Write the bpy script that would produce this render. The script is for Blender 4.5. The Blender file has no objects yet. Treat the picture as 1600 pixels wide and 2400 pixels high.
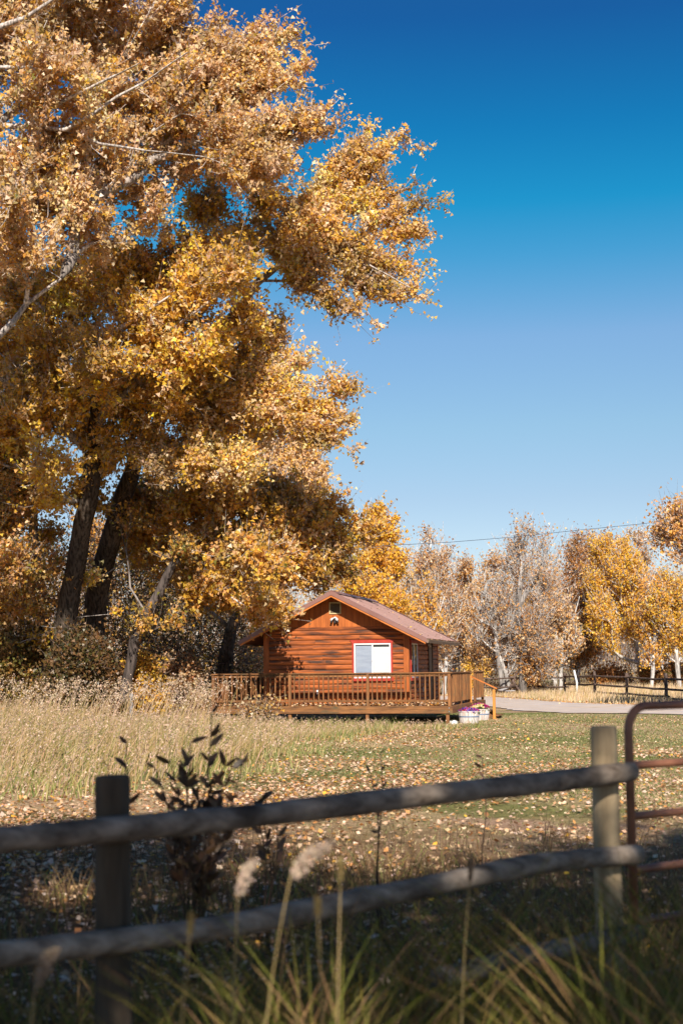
import bpy, math, random
import numpy as np
from mathutils import Matrix, Vector

S = bpy.context.scene
COL = S.collection
# ------------------------------------------------------------------ camera
EYE = 1.78
LENS = 49.5
F = LENS / 36 * 2400.0
cam_d = bpy.data.cameras.new('camera'); cam = bpy.data.objects.new('camera', cam_d); COL.objects.link(cam)
cam_d.sensor_fit = 'VERTICAL'; cam_d.sensor_height = 36; cam_d.sensor_width = 24; cam_d.lens = LENS
cam_d.clip_start = .1; cam_d.clip_end = 6000
R = Matrix.Rotation(math.radians(90 + 6.28), 4, 'X') @ Matrix.Rotation(math.radians(-.5), 4, 'Z')
cam.matrix_world = Matrix.Translation((0, 0, EYE)) @ R
cam_d.dof.use_dof = True; cam_d.dof.focus_distance = 42; cam_d.dof.aperture_fstop = 2.4
S.camera = cam
# ------------------------------------------------------------------ world, sun, exposure
SUN_EL, SUN_X = 35.5, .05            # sun behind the camera, a touch to the right
sun_dir = Vector((SUN_X, -1, 0)).normalized() * math.cos(math.radians(SUN_EL)) + Vector((0, 0, math.sin(math.radians(SUN_EL))))
W = bpy.data.worlds.new('World'); S.world = W; W.use_nodes = True
nt = W.node_tree; nt.nodes.clear()
out = nt.nodes.new('ShaderNodeOutputWorld'); bg = nt.nodes.new('ShaderNodeBackground'); sky = nt.nodes.new('ShaderNodeTexSky')
sky.sky_type = 'NISHITA'; sky.sun_disc = False
sky.sun_elevation = math.radians(SUN_EL); sky.sun_rotation = math.atan2(SUN_X, -1)
sky.altitude = 1800; sky.air_density = 1.0; sky.dust_density = .6; sky.ozone_density = 2.6
hs = nt.nodes.new('ShaderNodeHueSaturation'); hs.inputs['Saturation'].default_value = 1.08; hs.inputs['Value'].default_value = 1.0; hs.inputs['Hue'].default_value = .492
nt.links.new(sky.outputs[0], hs.inputs['Color']); # polarised-looking gradient of the photograph: pale towards the horizon, deep above (same all the way round)
geo = nt.nodes.new('ShaderNodeNewGeometry'); sx = nt.nodes.new('ShaderNodeSeparateXYZ'); rp = nt.nodes.new('ShaderNodeValToRGB'); ml = nt.nodes.new('ShaderNodeVectorMath'); ml.operation = 'MULTIPLY'
neg = nt.nodes.new('ShaderNodeMath'); neg.operation = 'ABSOLUTE'
nt.links.new(geo.outputs['Incoming'], sx.inputs[0]); nt.links.new(sx.outputs['Z'], neg.inputs[0]); nt.links.new(neg.outputs[0], rp.inputs[0])
STOPS = [(.0, (.98, .82, .78)), (.118, (1.02, .85, .80)), (.167, (1.04, .96, .87)), (.229, (1.02, 1.0, .99)), (.283, (.38, .97, 1.03)), (.318, (.10, .94, 1.04)), (.366, (.07, .74, .97)), (.431, (.10, .50, .84)), (.8, (.45, .50, .56))]
while len(rp.color_ramp.elements) > 1: rp.color_ramp.elements.remove(rp.color_ramp.elements[0])
rp.color_ramp.elements[0].position = STOPS[0][0]; rp.color_ramp.elements[0].color = (*STOPS[0][1], 1)
for ps, cc in STOPS[1:]: rp.color_ramp.elements.new(ps).color = (*cc, 1)
nt.links.new(hs.outputs[0], ml.inputs[0]); nt.links.new(rp.outputs[0], ml.inputs[1]); nt.links.new(ml.outputs[0], bg.inputs[0]); nt.links.new(bg.outputs[0], out.inputs[0])
bg.inputs[1].default_value = .08
sd = bpy.data.lights.new('sun', 'SUN'); so = bpy.data.objects.new('sun', sd); COL.objects.link(so)
sd.energy = 5.0; sd.angle = math.radians(.5); sd.color = (1, .92, .80)
so.rotation_euler = sun_dir.to_track_quat('Z', 'Y').to_euler()
S.view_settings.view_transform = 'Standard'; S.view_settings.look = 'None'; S.view_settings.gamma = 1
S.view_settings.exposure = .62; S.view_settings.use_curve_mapping = False

# ------------------------------------------------------------------ helpers
K = 1600 / 1568.0
def at(px, py, Y):
    d = R.to_3x3() @ Vector(((px - 800) / F, -(py - 1200) / F, -1))
    d = d * (Y / d.y)
    return np.array((d.x, d.y, d.z + EYE))
def q(x, y, Y): return at(x * K, y * K, Y)          # from the 1568 px wide view of the photograph
def gnd(px, Y):
    p = at(px, 1562, Y); return np.array((p[0], Y, gz(p[0], Y)))
def gz(x, y): return .035 * np.sin(.35 * x) * np.cos(.27 * y) + .015 * np.sin(1.3 * x + .5 * y)

def setp(o, label=None, cat=None, group=None, kind=None):
    if label: o['label'] = label
    if cat: o['category'] = cat
    if group: o['group'] = group
    if kind: o['kind'] = kind
    return o
def empty(name, loc, label, cat, group=None, rz=0):
    o = bpy.data.objects.new(name, None); COL.objects.link(o); o.location = tuple(loc); o.rotation_euler = (0, 0, rz)
    o.empty_display_size = .1
    return setp(o, label, cat, group)
def mesh_np(name, V, Fc, mat, parent=None, loc=(0, 0, 0), colors=None, smooth=False, n=None):
    """V (nv,3); Fc (nf,k) uniform faces"""
    V = np.asarray(V, dtype=np.float32); Fc = np.asarray(Fc, dtype=np.int32)
    k = Fc.shape[1]
    me = bpy.data.meshes.new(name)
    me.vertices.add(len(V)); me.vertices.foreach_set('co', V.ravel())
    me.loops.add(Fc.size); me.loops.foreach_set('vertex_index', Fc.ravel())
    me.polygons.add(len(Fc)); me.polygons.foreach_set('loop_start', np.arange(0, Fc.size, k, dtype=np.int32))
    me.polygons.foreach_set('loop_total', np.full(len(Fc), k, dtype=np.int32))
    if smooth: me.polygons.foreach_set('use_smooth', np.ones(len(Fc), dtype=bool))
    me.update(calc_edges=True)
    if colors is not None:
        a = me.color_attributes.new('tint', 'FLOAT_COLOR', 'POINT')
        c = np.ones((len(V), 4), dtype=np.float32); c[:, :3] = colors; a.data.foreach_set('color', c.ravel())
    me.materials.append(mat)
    o = bpy.data.objects.new(name, me); COL.objects.link(o); o.location = tuple(loc)
    if parent is not None: o.parent = parent
    return o
class MB:
    def __init__(s): s.v = []; s.f = []
    def add(s, v, f):
        n = len(s.v); s.v += [tuple(p) for p in v]; s.f += [tuple(i + n for i in q_) for q_ in f]; return s
    def box(s, x0, x1, y0, y1, z0, z1):
        return s.add([(x0, y0, z0), (x1, y0, z0), (x1, y1, z0), (x0, y1, z0), (x0, y0, z1), (x1, y0, z1), (x1, y1, z1), (x0, y1, z1)],
                     [(0, 3, 2, 1), (4, 5, 6, 7), (0, 1, 5, 4), (1, 2, 6, 5), (2, 3, 7, 6), (3, 0, 4, 7)])
    def bevbox(s, x0, x1, y0, y1, z0, z1, b=.006):
        # box with chamfered long edges: extruded octagon along its longest side
        d = [x1 - x0, y1 - y0, z1 - z0]; ax = d.index(max(d)); o = [0, 1, 2]; o.remove(ax)
        lo = (x0, y0, z0); hi = (x1, y1, z1); a, c = o
        ring = [(lo[a] + b, lo[c]), (hi[a] - b, lo[c]), (hi[a], lo[c] + b), (hi[a], hi[c] - b), (hi[a] - b, hi[c]), (lo[a] + b, hi[c]), (lo[a], hi[c] - b), (lo[a], lo[c] + b)]
        v = []
        for e in (lo[ax], hi[ax]):
            for p in ring:
                t = [0, 0, 0]; t[ax] = e; t[a] = p[0]; t[c] = p[1]; v.append(t)
        f = [tuple(range(8))[::-1], tuple(range(8, 16))] + [(i, (i + 1) % 8, (i + 1) % 8 + 8, i + 8) for i in range(8)]
        return s.add(v, f)
    def tube(s, pts, rad, k=8, caps=True, noise=0, rng=None, end_round=False):
        pts = [Vector(p) for p in pts]; n = len(pts)
        if not hasattr(rad, '__len__'): rad = [rad] * n
        V = []; up = None
        for i, p in enumerate(pts):
            t = (pts[min(i + 1, n - 1)] - pts[max(i - 1, 0)]).normalized()
            if up is None:
                up = Vector((0, 0, 1)) if abs(t.z) < .9 else Vector((1, 0, 0))
            a = t.cross(up).normalized(); b = a.cross(t).normalized(); up = b
            for j in range(k):
                an = 2 * math.pi * j / k; r = rad[i] * (1 + (rng.uniform(-noise, noise) if noise else 0))
                V.append(p + (a * math.cos(an) + b * math.sin(an)) * r)
        Fc = [(i * k + j, i * k + (j + 1) % k, (i + 1) * k + (j + 1) % k, (i + 1) * k + j) for i in range(n - 1) for j in range(k)]
        if caps: Fc += [tuple(range(k))[::-1], tuple(range((n - 1) * k, n * k))]
        return s.add(V, Fc)
    def build(s, name, mat, parent=None, loc=(0, 0, 0), smooth=False):
        me = bpy.data.meshes.new(name); me.from_pydata(s.v, [], s.f); me.materials.append(mat)
        if smooth:
            for p in me.polygons: p.use_smooth = len(p.vertices) < 6
        o = bpy.data.objects.new(name, me); COL.objects.link(o); o.location = tuple(loc)
        if parent is not None: o.parent = parent
        return o
def copy(o, parent=None, loc=None, rot=None, scale=None):
    c = o.copy(); COL.objects.link(c)
    if parent is not None: c.parent = parent
    if loc is not None: c.location = tuple(loc)
    if rot is not None: c.rotation_euler = rot
    if scale is not None: c.scale = scale
    return c
def copy_tree(o, parent=None):
    c = copy(o, parent)
    for ch in list(o.children): copy_tree(ch, c)
    return c

# ------------------------------------------------------------------ materials
def nmat(name, c1, c2, scale=(4, 4, 4), rough=.75, detail=6, lo=.35, hi=.65, rnd=.0, bump=.0, bscale=None, spec=.3, c3=None, s3=(1, 1, 1), l3=.55, h3=.7, metal=0, dist=.01):
    m = bpy.data.materials.new(name); m.use_nodes = True; t = m.node_tree; N = t.nodes; L = t.links
    p = N['Principled BSDF']; p.inputs['Roughness'].default_value = rough; p.inputs['Specular IOR Level'].default_value = spec; p.inputs['Metallic'].default_value = metal
    tc = N.new('ShaderNodeTexCoord'); mp = N.new('ShaderNodeMapping'); mp.inputs['Scale'].default_value = scale
    oi = N.new('ShaderNodeObjectInfo'); off = N.new('ShaderNodeVectorMath'); off.operation = 'SCALE'; off.inputs[0].default_value = (37, 19, 53)
    L.new(oi.outputs['Random'], off.inputs['Scale']); ad = N.new('ShaderNodeVectorMath'); ad.operation = 'ADD'
    L.new(tc.outputs['Object'], ad.inputs[0]); L.new(off.outputs[0], ad.inputs[1]); L.new(ad.outputs[0], mp.inputs['Vector'])
    nz = N.new('ShaderNodeTexNoise'); nz.inputs['Scale'].default_value = 1; nz.inputs['Detail'].default_value = detail; nz.inputs['Roughness'].default_value = .6
    L.new(mp.outputs[0], nz.inputs['Vector'])
    cr = N.new('ShaderNodeValToRGB'); cr.color_ramp.elements[0].position = lo; cr.color_ramp.elements[1].position = hi
    cr.color_ramp.elements[0].color = (*c1, 1); cr.color_ramp.elements[1].color = (*c2, 1)
    L.new(nz.outputs['Fac'], cr.inputs[0]); col = cr.outputs[0]
    if c3 is not None:
        m3 = N.new('ShaderNodeMapping'); m3.inputs['Scale'].default_value = s3; L.new(ad.outputs[0], m3.inputs['Vector'])
        n3 = N.new('ShaderNodeTexNoise'); n3.inputs['Scale'].default_value = 1; n3.inputs['Detail'].default_value = 5; L.new(m3.outputs[0], n3.inputs['Vector'])
        r3 = N.new('ShaderNodeMapRange'); r3.inputs['From Min'].default_value = l3; r3.inputs['From Max'].default_value = h3; L.new(n3.outputs['Fac'], r3.inputs['Value'])
        mx = N.new('ShaderNodeMix'); mx.data_type = 'RGBA'; L.new(r3.outputs[0], mx.inputs['Factor']); L.new(col, mx.inputs['A']); mx.inputs['B'].default_value = (*c3, 1); col = mx.outputs['Result']
    if rnd:
        h = N.new('ShaderNodeHueSaturation'); mr = N.new('ShaderNodeMapRange'); mr.inputs['To Min'].default_value = 1 - rnd; mr.inputs['To Max'].default_value = 1 + rnd
        L.new(oi.outputs['Random'], mr.inputs['Value']); L.new(mr.outputs[0], h.inputs['Value']); L.new(col, h.inputs['Color']); col = h.outputs[0]
    L.new(col, p.inputs['Base Color'])
    if bump:
        b = N.new('ShaderNodeBump'); b.inputs['Strength'].default_value = bump; b.inputs['Distance'].default_value = dist
        L.new(nz.outputs['Fac'], b.inputs['Height']); L.new(b.outputs[0], p.inputs['Normal'])
    return m
def tint_mat(name, transl=.3, rough=.55, spec=.25, bumpy=0):
    m = bpy.data.materials.new(name); m.use_nodes = True; t = m.node_tree; N = t.nodes; L = t.links
    p = N['Principled BSDF']; p.inputs['Roughness'].default_value = rough; p.inputs['Specular IOR Level'].default_value = spec
    a = N.new('ShaderNodeAttribute'); a.attribute_name = 'tint'; L.new(a.outputs['Color'], p.inputs['Base Color'])
    if transl:
        tr = N.new('ShaderNodeBsdfTranslucent'); L.new(a.outputs['Color'], tr.inputs['Color'])
        mx = N.new('ShaderNodeMixShader'); mx.inputs[0].default_value = transl
        L.new(p.outputs[0], mx.inputs[1]); L.new(tr.outputs[0], mx.inputs[2]); L.new(mx.outputs[0], N['Material Output'].inputs['Surface'])
    if bumpy:
        tc = N.new('ShaderNodeTexCoord'); mp = N.new('ShaderNodeMapping'); mp.inputs['Scale'].default_value = (13, 13, 1.1)
        nz = N.new('ShaderNodeTexNoise'); nz.inputs['Scale'].default_value = 1.3; nz.inputs['Detail'].default_value = 6
        L.new(tc.outputs['Object'], mp.inputs['Vector']); L.new(mp.outputs[0], nz.inputs['Vector'])
        r = N.new('ShaderNodeMapRange'); r.inputs['From Min'].default_value = .38; r.inputs['From Max'].default_value = .6; r.inputs['To Min'].default_value = .35; r.inputs['To Max'].default_value = 1.15
        L.new(nz.outputs['Fac'], r.inputs['Value'])
        mu = N.new('ShaderNodeMix'); mu.data_type = 'RGBA'; mu.blend_type = 'MULTIPLY'; mu.inputs['Factor'].default_value = 1
        L.new(a.outputs['Color'], mu.inputs['A']); L.new(r.outputs[0], mu.inputs['B']); L.new(mu.outputs['Result'], p.inputs['Base Color'])
        b = N.new('ShaderNodeBump'); b.inputs['Strength'].default_value = .8; b.inputs['Distance'].default_value = .04; L.new(nz.outputs['Fac'], b.inputs['Height']); L.new(b.outputs[0], p.inputs['Normal'])
    return m
M = {}
M['leaf'] = tint_mat('autumn_leaf', .4, .42, .6)
M['blade'] = tint_mat('grass_blade', .25, .6, .3)
M['litter'] = tint_mat('fallen_leaf', .1, .6, .3)
M['bark'] = tint_mat('bark', 0, .85, .15, 1)
M['siding'] = nmat('stained_siding', (.13, .032, .009), (.45, .118, .024), (1.3, 8, 26), .6, 7, .32, .62, rnd=.13, bump=.3, c3=(.055, .026, .017), s3=(1.3, 3, 11), l3=.48, h3=.66)
M['gable'] = nmat('stained_board', (.28, .07, .014), (.47, .13, .026), (22, 8, 1.6), .6, 6, .3, .6, rnd=.12, bump=.2)
M['corner'] = nmat('corner_board', (.25, .065, .014), (.45, .12, .024), (18, 18, 1.5), .6, 6, rnd=.05)
M['soffit'] = nmat('soffit_board', (.10, .035, .012), (.18, .06, .02), (3, 20, 3), .7)
M['fascia'] = nmat('fascia_board', (.40, .12, .025), (.60, .19, .04), (3, 10, 10), .6)
M['roof'] = nmat('mauve_roof_metal', (.20, .098, .082), (.26, .13, .108), (1.2, 1.2, 1.2), .42, 5, spec=.5, rnd=.03)
M['deck'] = nmat('weathered_deck_wood', (.10, .040, .017), (.29, .125, .042), (14, 14, 2.2), .7, 7, .3, .66, rnd=.2, bump=.3, c3=(.10, .075, .035), s3=(3, 3, 3), l3=.56, h3=.72)
M['deckh'] = nmat('weathered_rail_wood', (.09, .042, .018), (.29, .125, .042), (2.2, 14, 14), .7, 7, .3, .66, rnd=.12, bump=.3, c3=(.09, .07, .035), s3=(2, 4, 4), l3=.54, h3=.72)
M['newwood'] = nmat('fresh_orange_wood', (.50, .19, .035), (.62, .26, .055), (12, 12, 2), .6)
M['red'] = nmat('red_window_trim', (.34, .034, .022), (.44, .05, .032), (5, 5, 5), .5)
M['white'] = nmat('white_vinyl', (.74, .74, .76), (.8, .8, .8), (3, 3, 3), .4)
M['blindwhite'] = nmat('white_blind', (.72, .70, .66), (.8, .78, .74), (2, 2, 9), .6)
M['blindgrey'] = nmat('grey_blind', (.33, .36, .44), (.42, .45, .52), (2, 2, 9), .5)
M['blindtan'] = nmat('tan_blind', (.40, .26, .10), (.5, .33, .14), (30, 30, 4), .6)
M['dark'] = nmat('dark_void', (.015, .014, .015), (.03, .028, .03), (3, 3, 3), .5)
M['door'] = nmat('brown_door', (.05, .017, .008), (.075, .026, .011), (4, 4, 4), .5)
M['tan'] = nmat('tan_vent_frame', (.55, .44, .22), (.62, .5, .28), (9, 9, 9), .6)
M['louver'] = nmat('bronze_louver', (.14, .10, .06), (.2, .14, .08), (9, 9, 9), .5)
M['metal'] = nmat('galvanised_metal', (.35, .37, .4), (.55, .57, .6), (9, 9, 9), .4, metal=.6)
M['gutter'] = nmat('tan_gutter', (.17, .11, .075), (.26, .18, .13), (5, 5, 5), .5)
M['greywood'] = nmat('weathered_grey_log', (.08, .055, .038), (.42, .34, .27), (3.2, 17, 17), .75, 8, .3, .7, bump=.7, dist=.008, rnd=.08, c3=(.05, .035, .025), s3=(2, 5, 5), l3=.52, h3=.72, spec=.4)
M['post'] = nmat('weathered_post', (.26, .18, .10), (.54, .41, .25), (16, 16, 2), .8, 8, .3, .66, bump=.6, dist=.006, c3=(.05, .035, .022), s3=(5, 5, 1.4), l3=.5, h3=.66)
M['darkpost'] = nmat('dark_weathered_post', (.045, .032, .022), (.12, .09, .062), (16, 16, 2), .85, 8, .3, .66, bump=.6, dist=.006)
M['farwood'] = nmat('old_fence_wood', (.05, .032, .025), (.16, .11, .09), (4, 4, 4), .8, 6, rnd=.25)
M['palewood'] = nmat('pale_grey_wood', (.22, .21, .22), (.34, .32, .33), (9, 9, 3), .8)
M['gate'] = nmat('rusty_red_gate_paint', (.24, .095, .052), (.36, .155, .085), (7, 7, 7), .45, 6, spec=.5, c3=(.33, .13, .06), s3=(12, 12, 12), l3=.6, h3=.7)
M['stave'] = nmat('whitewashed_stave', (.42, .36, .33), (.68, .64, .62), (9, 9, 2), .7, 7, rnd=.12, c3=(.50, .30, .2), s3=(5, 5, 3), l3=.55, h3=.72)
M['hoop'] = nmat('blue_grey_hoop', (.14, .20, .32), (.22, .30, .44), (9, 9, 9), .5, metal=.3)
M['soil'] = nmat('potting_soil', (.03, .02, .012), (.06, .04, .02), (9, 9, 9), .9)
M['rock'] = nmat('white_rock', (.5, .5, .52), (.75, .75, .76), (7, 7, 7), .8, bump=.5)
M['pole'] = nmat('utility_pole_wood', (.10, .04, .02), (.19, .08, .04), (12, 12, 1), .8)
M['cable'] = nmat('cable', (.04, .05, .08), (.06, .07, .1), (9, 9, 9), .5)
M['hill'] = nmat('hill_scrub', (.16, .13, .09), (.30, .23, .15), (.02, .02, .02), .9)

# ------------------------------------------------------------------ ground
def ground_material():
    m = bpy.data.materials.new('meadow_ground'); m.use_nodes = True; t = m.node_tree; N = t.nodes; L = t.links
    p = N['Principled BSDF']; p.inputs['Roughness'].default_value = .95; p.inputs['Specular IOR Level'].default_value = .1
    tc = N.new('ShaderNodeTexCoord')
    def noise(s, d=6, r=.6):
        n = N.new('ShaderNodeTexNoise'); n.inputs['Scale'].default_value = s; n.inputs['Detail'].default_value = d; n.inputs['Roughness'].default_value = r; L.new(tc.outputs['Object'], n.inputs['Vector']); return n.outputs['Fac']
    def mr(v, a, b):
        n = N.new('ShaderNodeMapRange'); n.inputs['From Min'].default_value = a; n.inputs['From Max'].default_value = b; L.new(v, n.inputs['Value']); return n.outputs[0]
    def mix(f, a, b):
        n = N.new('ShaderNodeMix'); n.data_type = 'RGBA'; L.new(f, n.inputs['Factor'])
        for s_, v in (('A', a), ('B', b)):
            if isinstance(v, tuple): n.inputs[s_].default_value = (*v, 1)
            else: L.new(v, n.inputs[s_])
        return n.outputs['Result']
    fine = mr(noise(7, 9, .75), .35, .65)
    dry = mix(fine, (.26, .16, .085), (.54, .39, .24))
    green = mix(fine, (.10, .10, .035), (.24, .22, .08))
    c = mix(mr(noise(.16, 5), .46, .58), dry, green)
    dirt = mix(mr(noise(12, 6), .3, .7), (.26, .155, .10), (.48, .33, .235))
    c = mix(mr(noise(.35, 5), .56, .62), c, dirt)
    # brown shade painted into soil along the near fence, fading raggedly into the lawn
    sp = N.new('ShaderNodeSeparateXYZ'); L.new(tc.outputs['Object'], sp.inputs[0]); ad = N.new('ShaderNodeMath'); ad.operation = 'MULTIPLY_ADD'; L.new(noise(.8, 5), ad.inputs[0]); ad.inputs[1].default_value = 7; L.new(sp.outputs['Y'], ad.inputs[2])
    shade_brown = mix(fine, (.085, .045, .022), (.26, .15, .085)); c = mix(mr(ad.outputs[0], 21, 16), c, shade_brown)
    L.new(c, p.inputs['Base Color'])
    b = N.new('ShaderNodeBump'); b.inputs['Strength'].default_value = .8; b.inputs['Distance'].default_value = .05; L.new(noise(14, 6), b.inputs['Height']); L.new(b.outputs[0], p.inputs['Normal'])
    return m
def grid(name, xs, ys, zf, mat):
    X, Y = np.meshgrid(xs, ys); V = np.stack([X, Y, zf(X, Y)], -1).reshape(-1, 3); nx = len(xs); ny = len(ys)
    i = np.arange((nx - 1) * (ny - 1)); r = i // (nx - 1); c = i % (nx - 1); a = r * nx + c
    return mesh_np(name, V, np.stack([a, a + 1, a + nx + 1, a + nx], -1), mat, smooth=True)
xs = np.concatenate([[-3000, -1200, -500, -200, -110], np.linspace(-60, 60, 161), [110, 200, 500, 1200, 3000]])
ys = np.concatenate([[-1000, -300, -80], np.linspace(-20, 120, 187), [180, 300, 600, 1400, 4000]])
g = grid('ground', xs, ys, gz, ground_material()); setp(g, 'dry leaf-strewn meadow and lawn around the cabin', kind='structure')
def hillz(X, Y): return np.maximum(0, (Y - 500) / 700).clip(0, 1) * (18 + 55 * np.exp(-((X - 420) / 300) ** 2) + 8 * np.sin(X / 90.) + 5 * np.sin(X / 37. + 1)) - 3
g = grid('hills', np.linspace(-2500, 2500, 120), np.linspace(450, 1500, 20), hillz, M['hill']); setp(g, 'low tan scrub hills far beyond the trees', kind='structure')
# driveway
road_m = nmat('gravel_driveway', (.42, .33, .27), (.66, .54, .46), (1.1, 1.1, 1.1), .95, 9, .3, .7, bump=.5, dist=.03, c3=(.50, .44, .43), s3=(.25, 1.2, 1), l3=.48, h3=.6)
near = [(40, 40), (24, 47), (12, 50.0), (8.3, 52.5), (6.9, 57), (6.4, 61), (5.0, 68), (0, 76), (-8, 84)]
far = [(40, 49), (26, 54), (14.5, 58.5), (12.4, 62), (11.0, 67), (9.8, 73), (8.2, 82), (3, 90), (-6, 98)]
V = []
def dense(P, n=8):
    P = np.array(P, float); o = []
    for a, b in zip(P[:-1], P[1:]): o += [a + (b - a) * k / n for k in range(n)]
    return np.array(o + [P[-1]])
na, fa = dense(near), dense(far); rn = np.random.default_rng(3)
na += rn.normal(0, .08, na.shape); fa += rn.normal(0, .08, fa.shape); m_ = 9
P = np.stack([na + (fa - na) * k / (m_ - 1) for k in range(m_)], 1)      # (n, m, 2)
Z = gz(P[..., 0], P[..., 1]) + .03; nn = len(na)
V = np.concatenate([P, Z[..., None]], -1).reshape(-1, 3)
i = np.arange((nn - 1) * (m_ - 1)); r_ = i // (m_ - 1); c_ = i % (m_ - 1); a_ = r_ * m_ + c_
g = mesh_np('driveway', V, np.stack([a_, a_ + m_, a_ + m_ + 1, a_ + 1], -1), road_m, smooth=True); setp(g, 'pale gravel driveway curving behind the cabin', kind='structure')
def on_road(x, y):
    yn = np.interp(x, [p[0] for p in near[::-1]], [p[1] for p in near[::-1]]); yf = np.interp(x, [p[0] for p in far[::-1]], [p[1] for p in far[::-1]])
    return (y > yn) & (y < yf)

# ------------------------------------------------------------------ leaves, blades, trees
def unit(a): return a / np.maximum(np.linalg.norm(a, axis=-1, keepdims=True), 1e-9)
def pick(rng, pal, n, w=None):
    pal = np.array(pal, float); c = pal[rng.choice(len(pal), n, p=w)]
    return (c * rng.uniform(.75, 1.2, (n, 1)) * rng.uniform(.93, 1.07, (n, 3))).clip(0, .9)
def leaf_mesh(name, C, size, cols, mat, parent, rng, loc=(0, 0, 0), hang=.7, flat=False, kind='stuff', face=None):
    n = len(C); s = (size * rng.uniform(.65, 1.25, n))[:, None]
    if flat:
        t = unit(np.stack([rng.normal(size=n), rng.normal(size=n), rng.normal(0, .22, n)], -1)); nr = unit(np.stack([rng.normal(0, .35, n), rng.normal(0, .35, n), np.ones(n)], -1))
    else:
        t = unit(rng.normal(size=(n, 3)) * .75 - np.array((0, 0, hang))); nr = rng.normal(size=(n, 3)) * np.array((1, 1, .6))
        if face is None: face = np.array(sun_dir) * .9
        nr = nr + face * np.where(rng.uniform(size=(n, 1)) < .75, 1, 0)
    b = unit(np.cross(nr, t)); nr = np.cross(t, b)
    if not flat:                 # deltoid leaves, one facet each
        V = np.stack([C + t * .08 * s + b * .50 * s, C + t * s + nr * .05 * s, C + t * .08 * s - b * .50 * s], 1).reshape(-1, 3)
        o = mesh_np(name, V - np.array(loc) if parent is None else V, np.arange(n * 3).reshape(-1, 3), mat, parent, loc if parent is None else (0, 0, 0), np.repeat(cols, 3, 0))
        if kind: o['kind'] = kind
        return o
    V = np.stack([C, C + t * .42 * s + b * .46 * s + nr * .10 * s, C + t * s + nr * .06 * s, C + t * .42 * s - b * .46 * s + nr * .10 * s], 1).reshape(-1, 3)
    i = np.arange(n)[:, None] * 4
    Fc = np.concatenate([i + np.array([[0, 1, 2]]), i + np.array([[0, 2, 3]])], 0)
    o = mesh_np(name, V - np.array(loc) if parent is None else V, Fc, mat, parent, loc if parent is None else (0, 0, 0), np.repeat(cols, 4, 0))
    if kind: o['kind'] = kind
    return o
def tubes(A, B, ra, rb, k):
    """separate tapered prisms from A to B"""
    n = len(A); t = unit(B - A); ref = np.where(np.abs(t[:, 2:3]) > .9, np.array([[1., 0, 0]]), np.array([[0, 0, 1.]]))
    u = unit(np.cross(t, ref)); w = np.cross(t, u); an = 2 * np.pi * np.arange(k) / k
    ring = u[:, None] * np.cos(an)[None, :, None] + w[:, None] * np.sin(an)[None, :, None]
    V = np.concatenate([A[:, None] + ring * ra[:, None, None], B[:, None] + ring * rb[:, None, None]], 1).reshape(-1, 3)
    b = np.arange(n)[:, None, None] * 2 * k; j = np.arange(k); q4 = np.stack([j, (j + 1) % k, (j + 1) % k + k, j + k], -1)[None]
    return V, (b + q4).reshape(-1, 4)
PALE = np.array((.62, .54, .49)); DARKB = np.array((.105, .08, .062))
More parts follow.
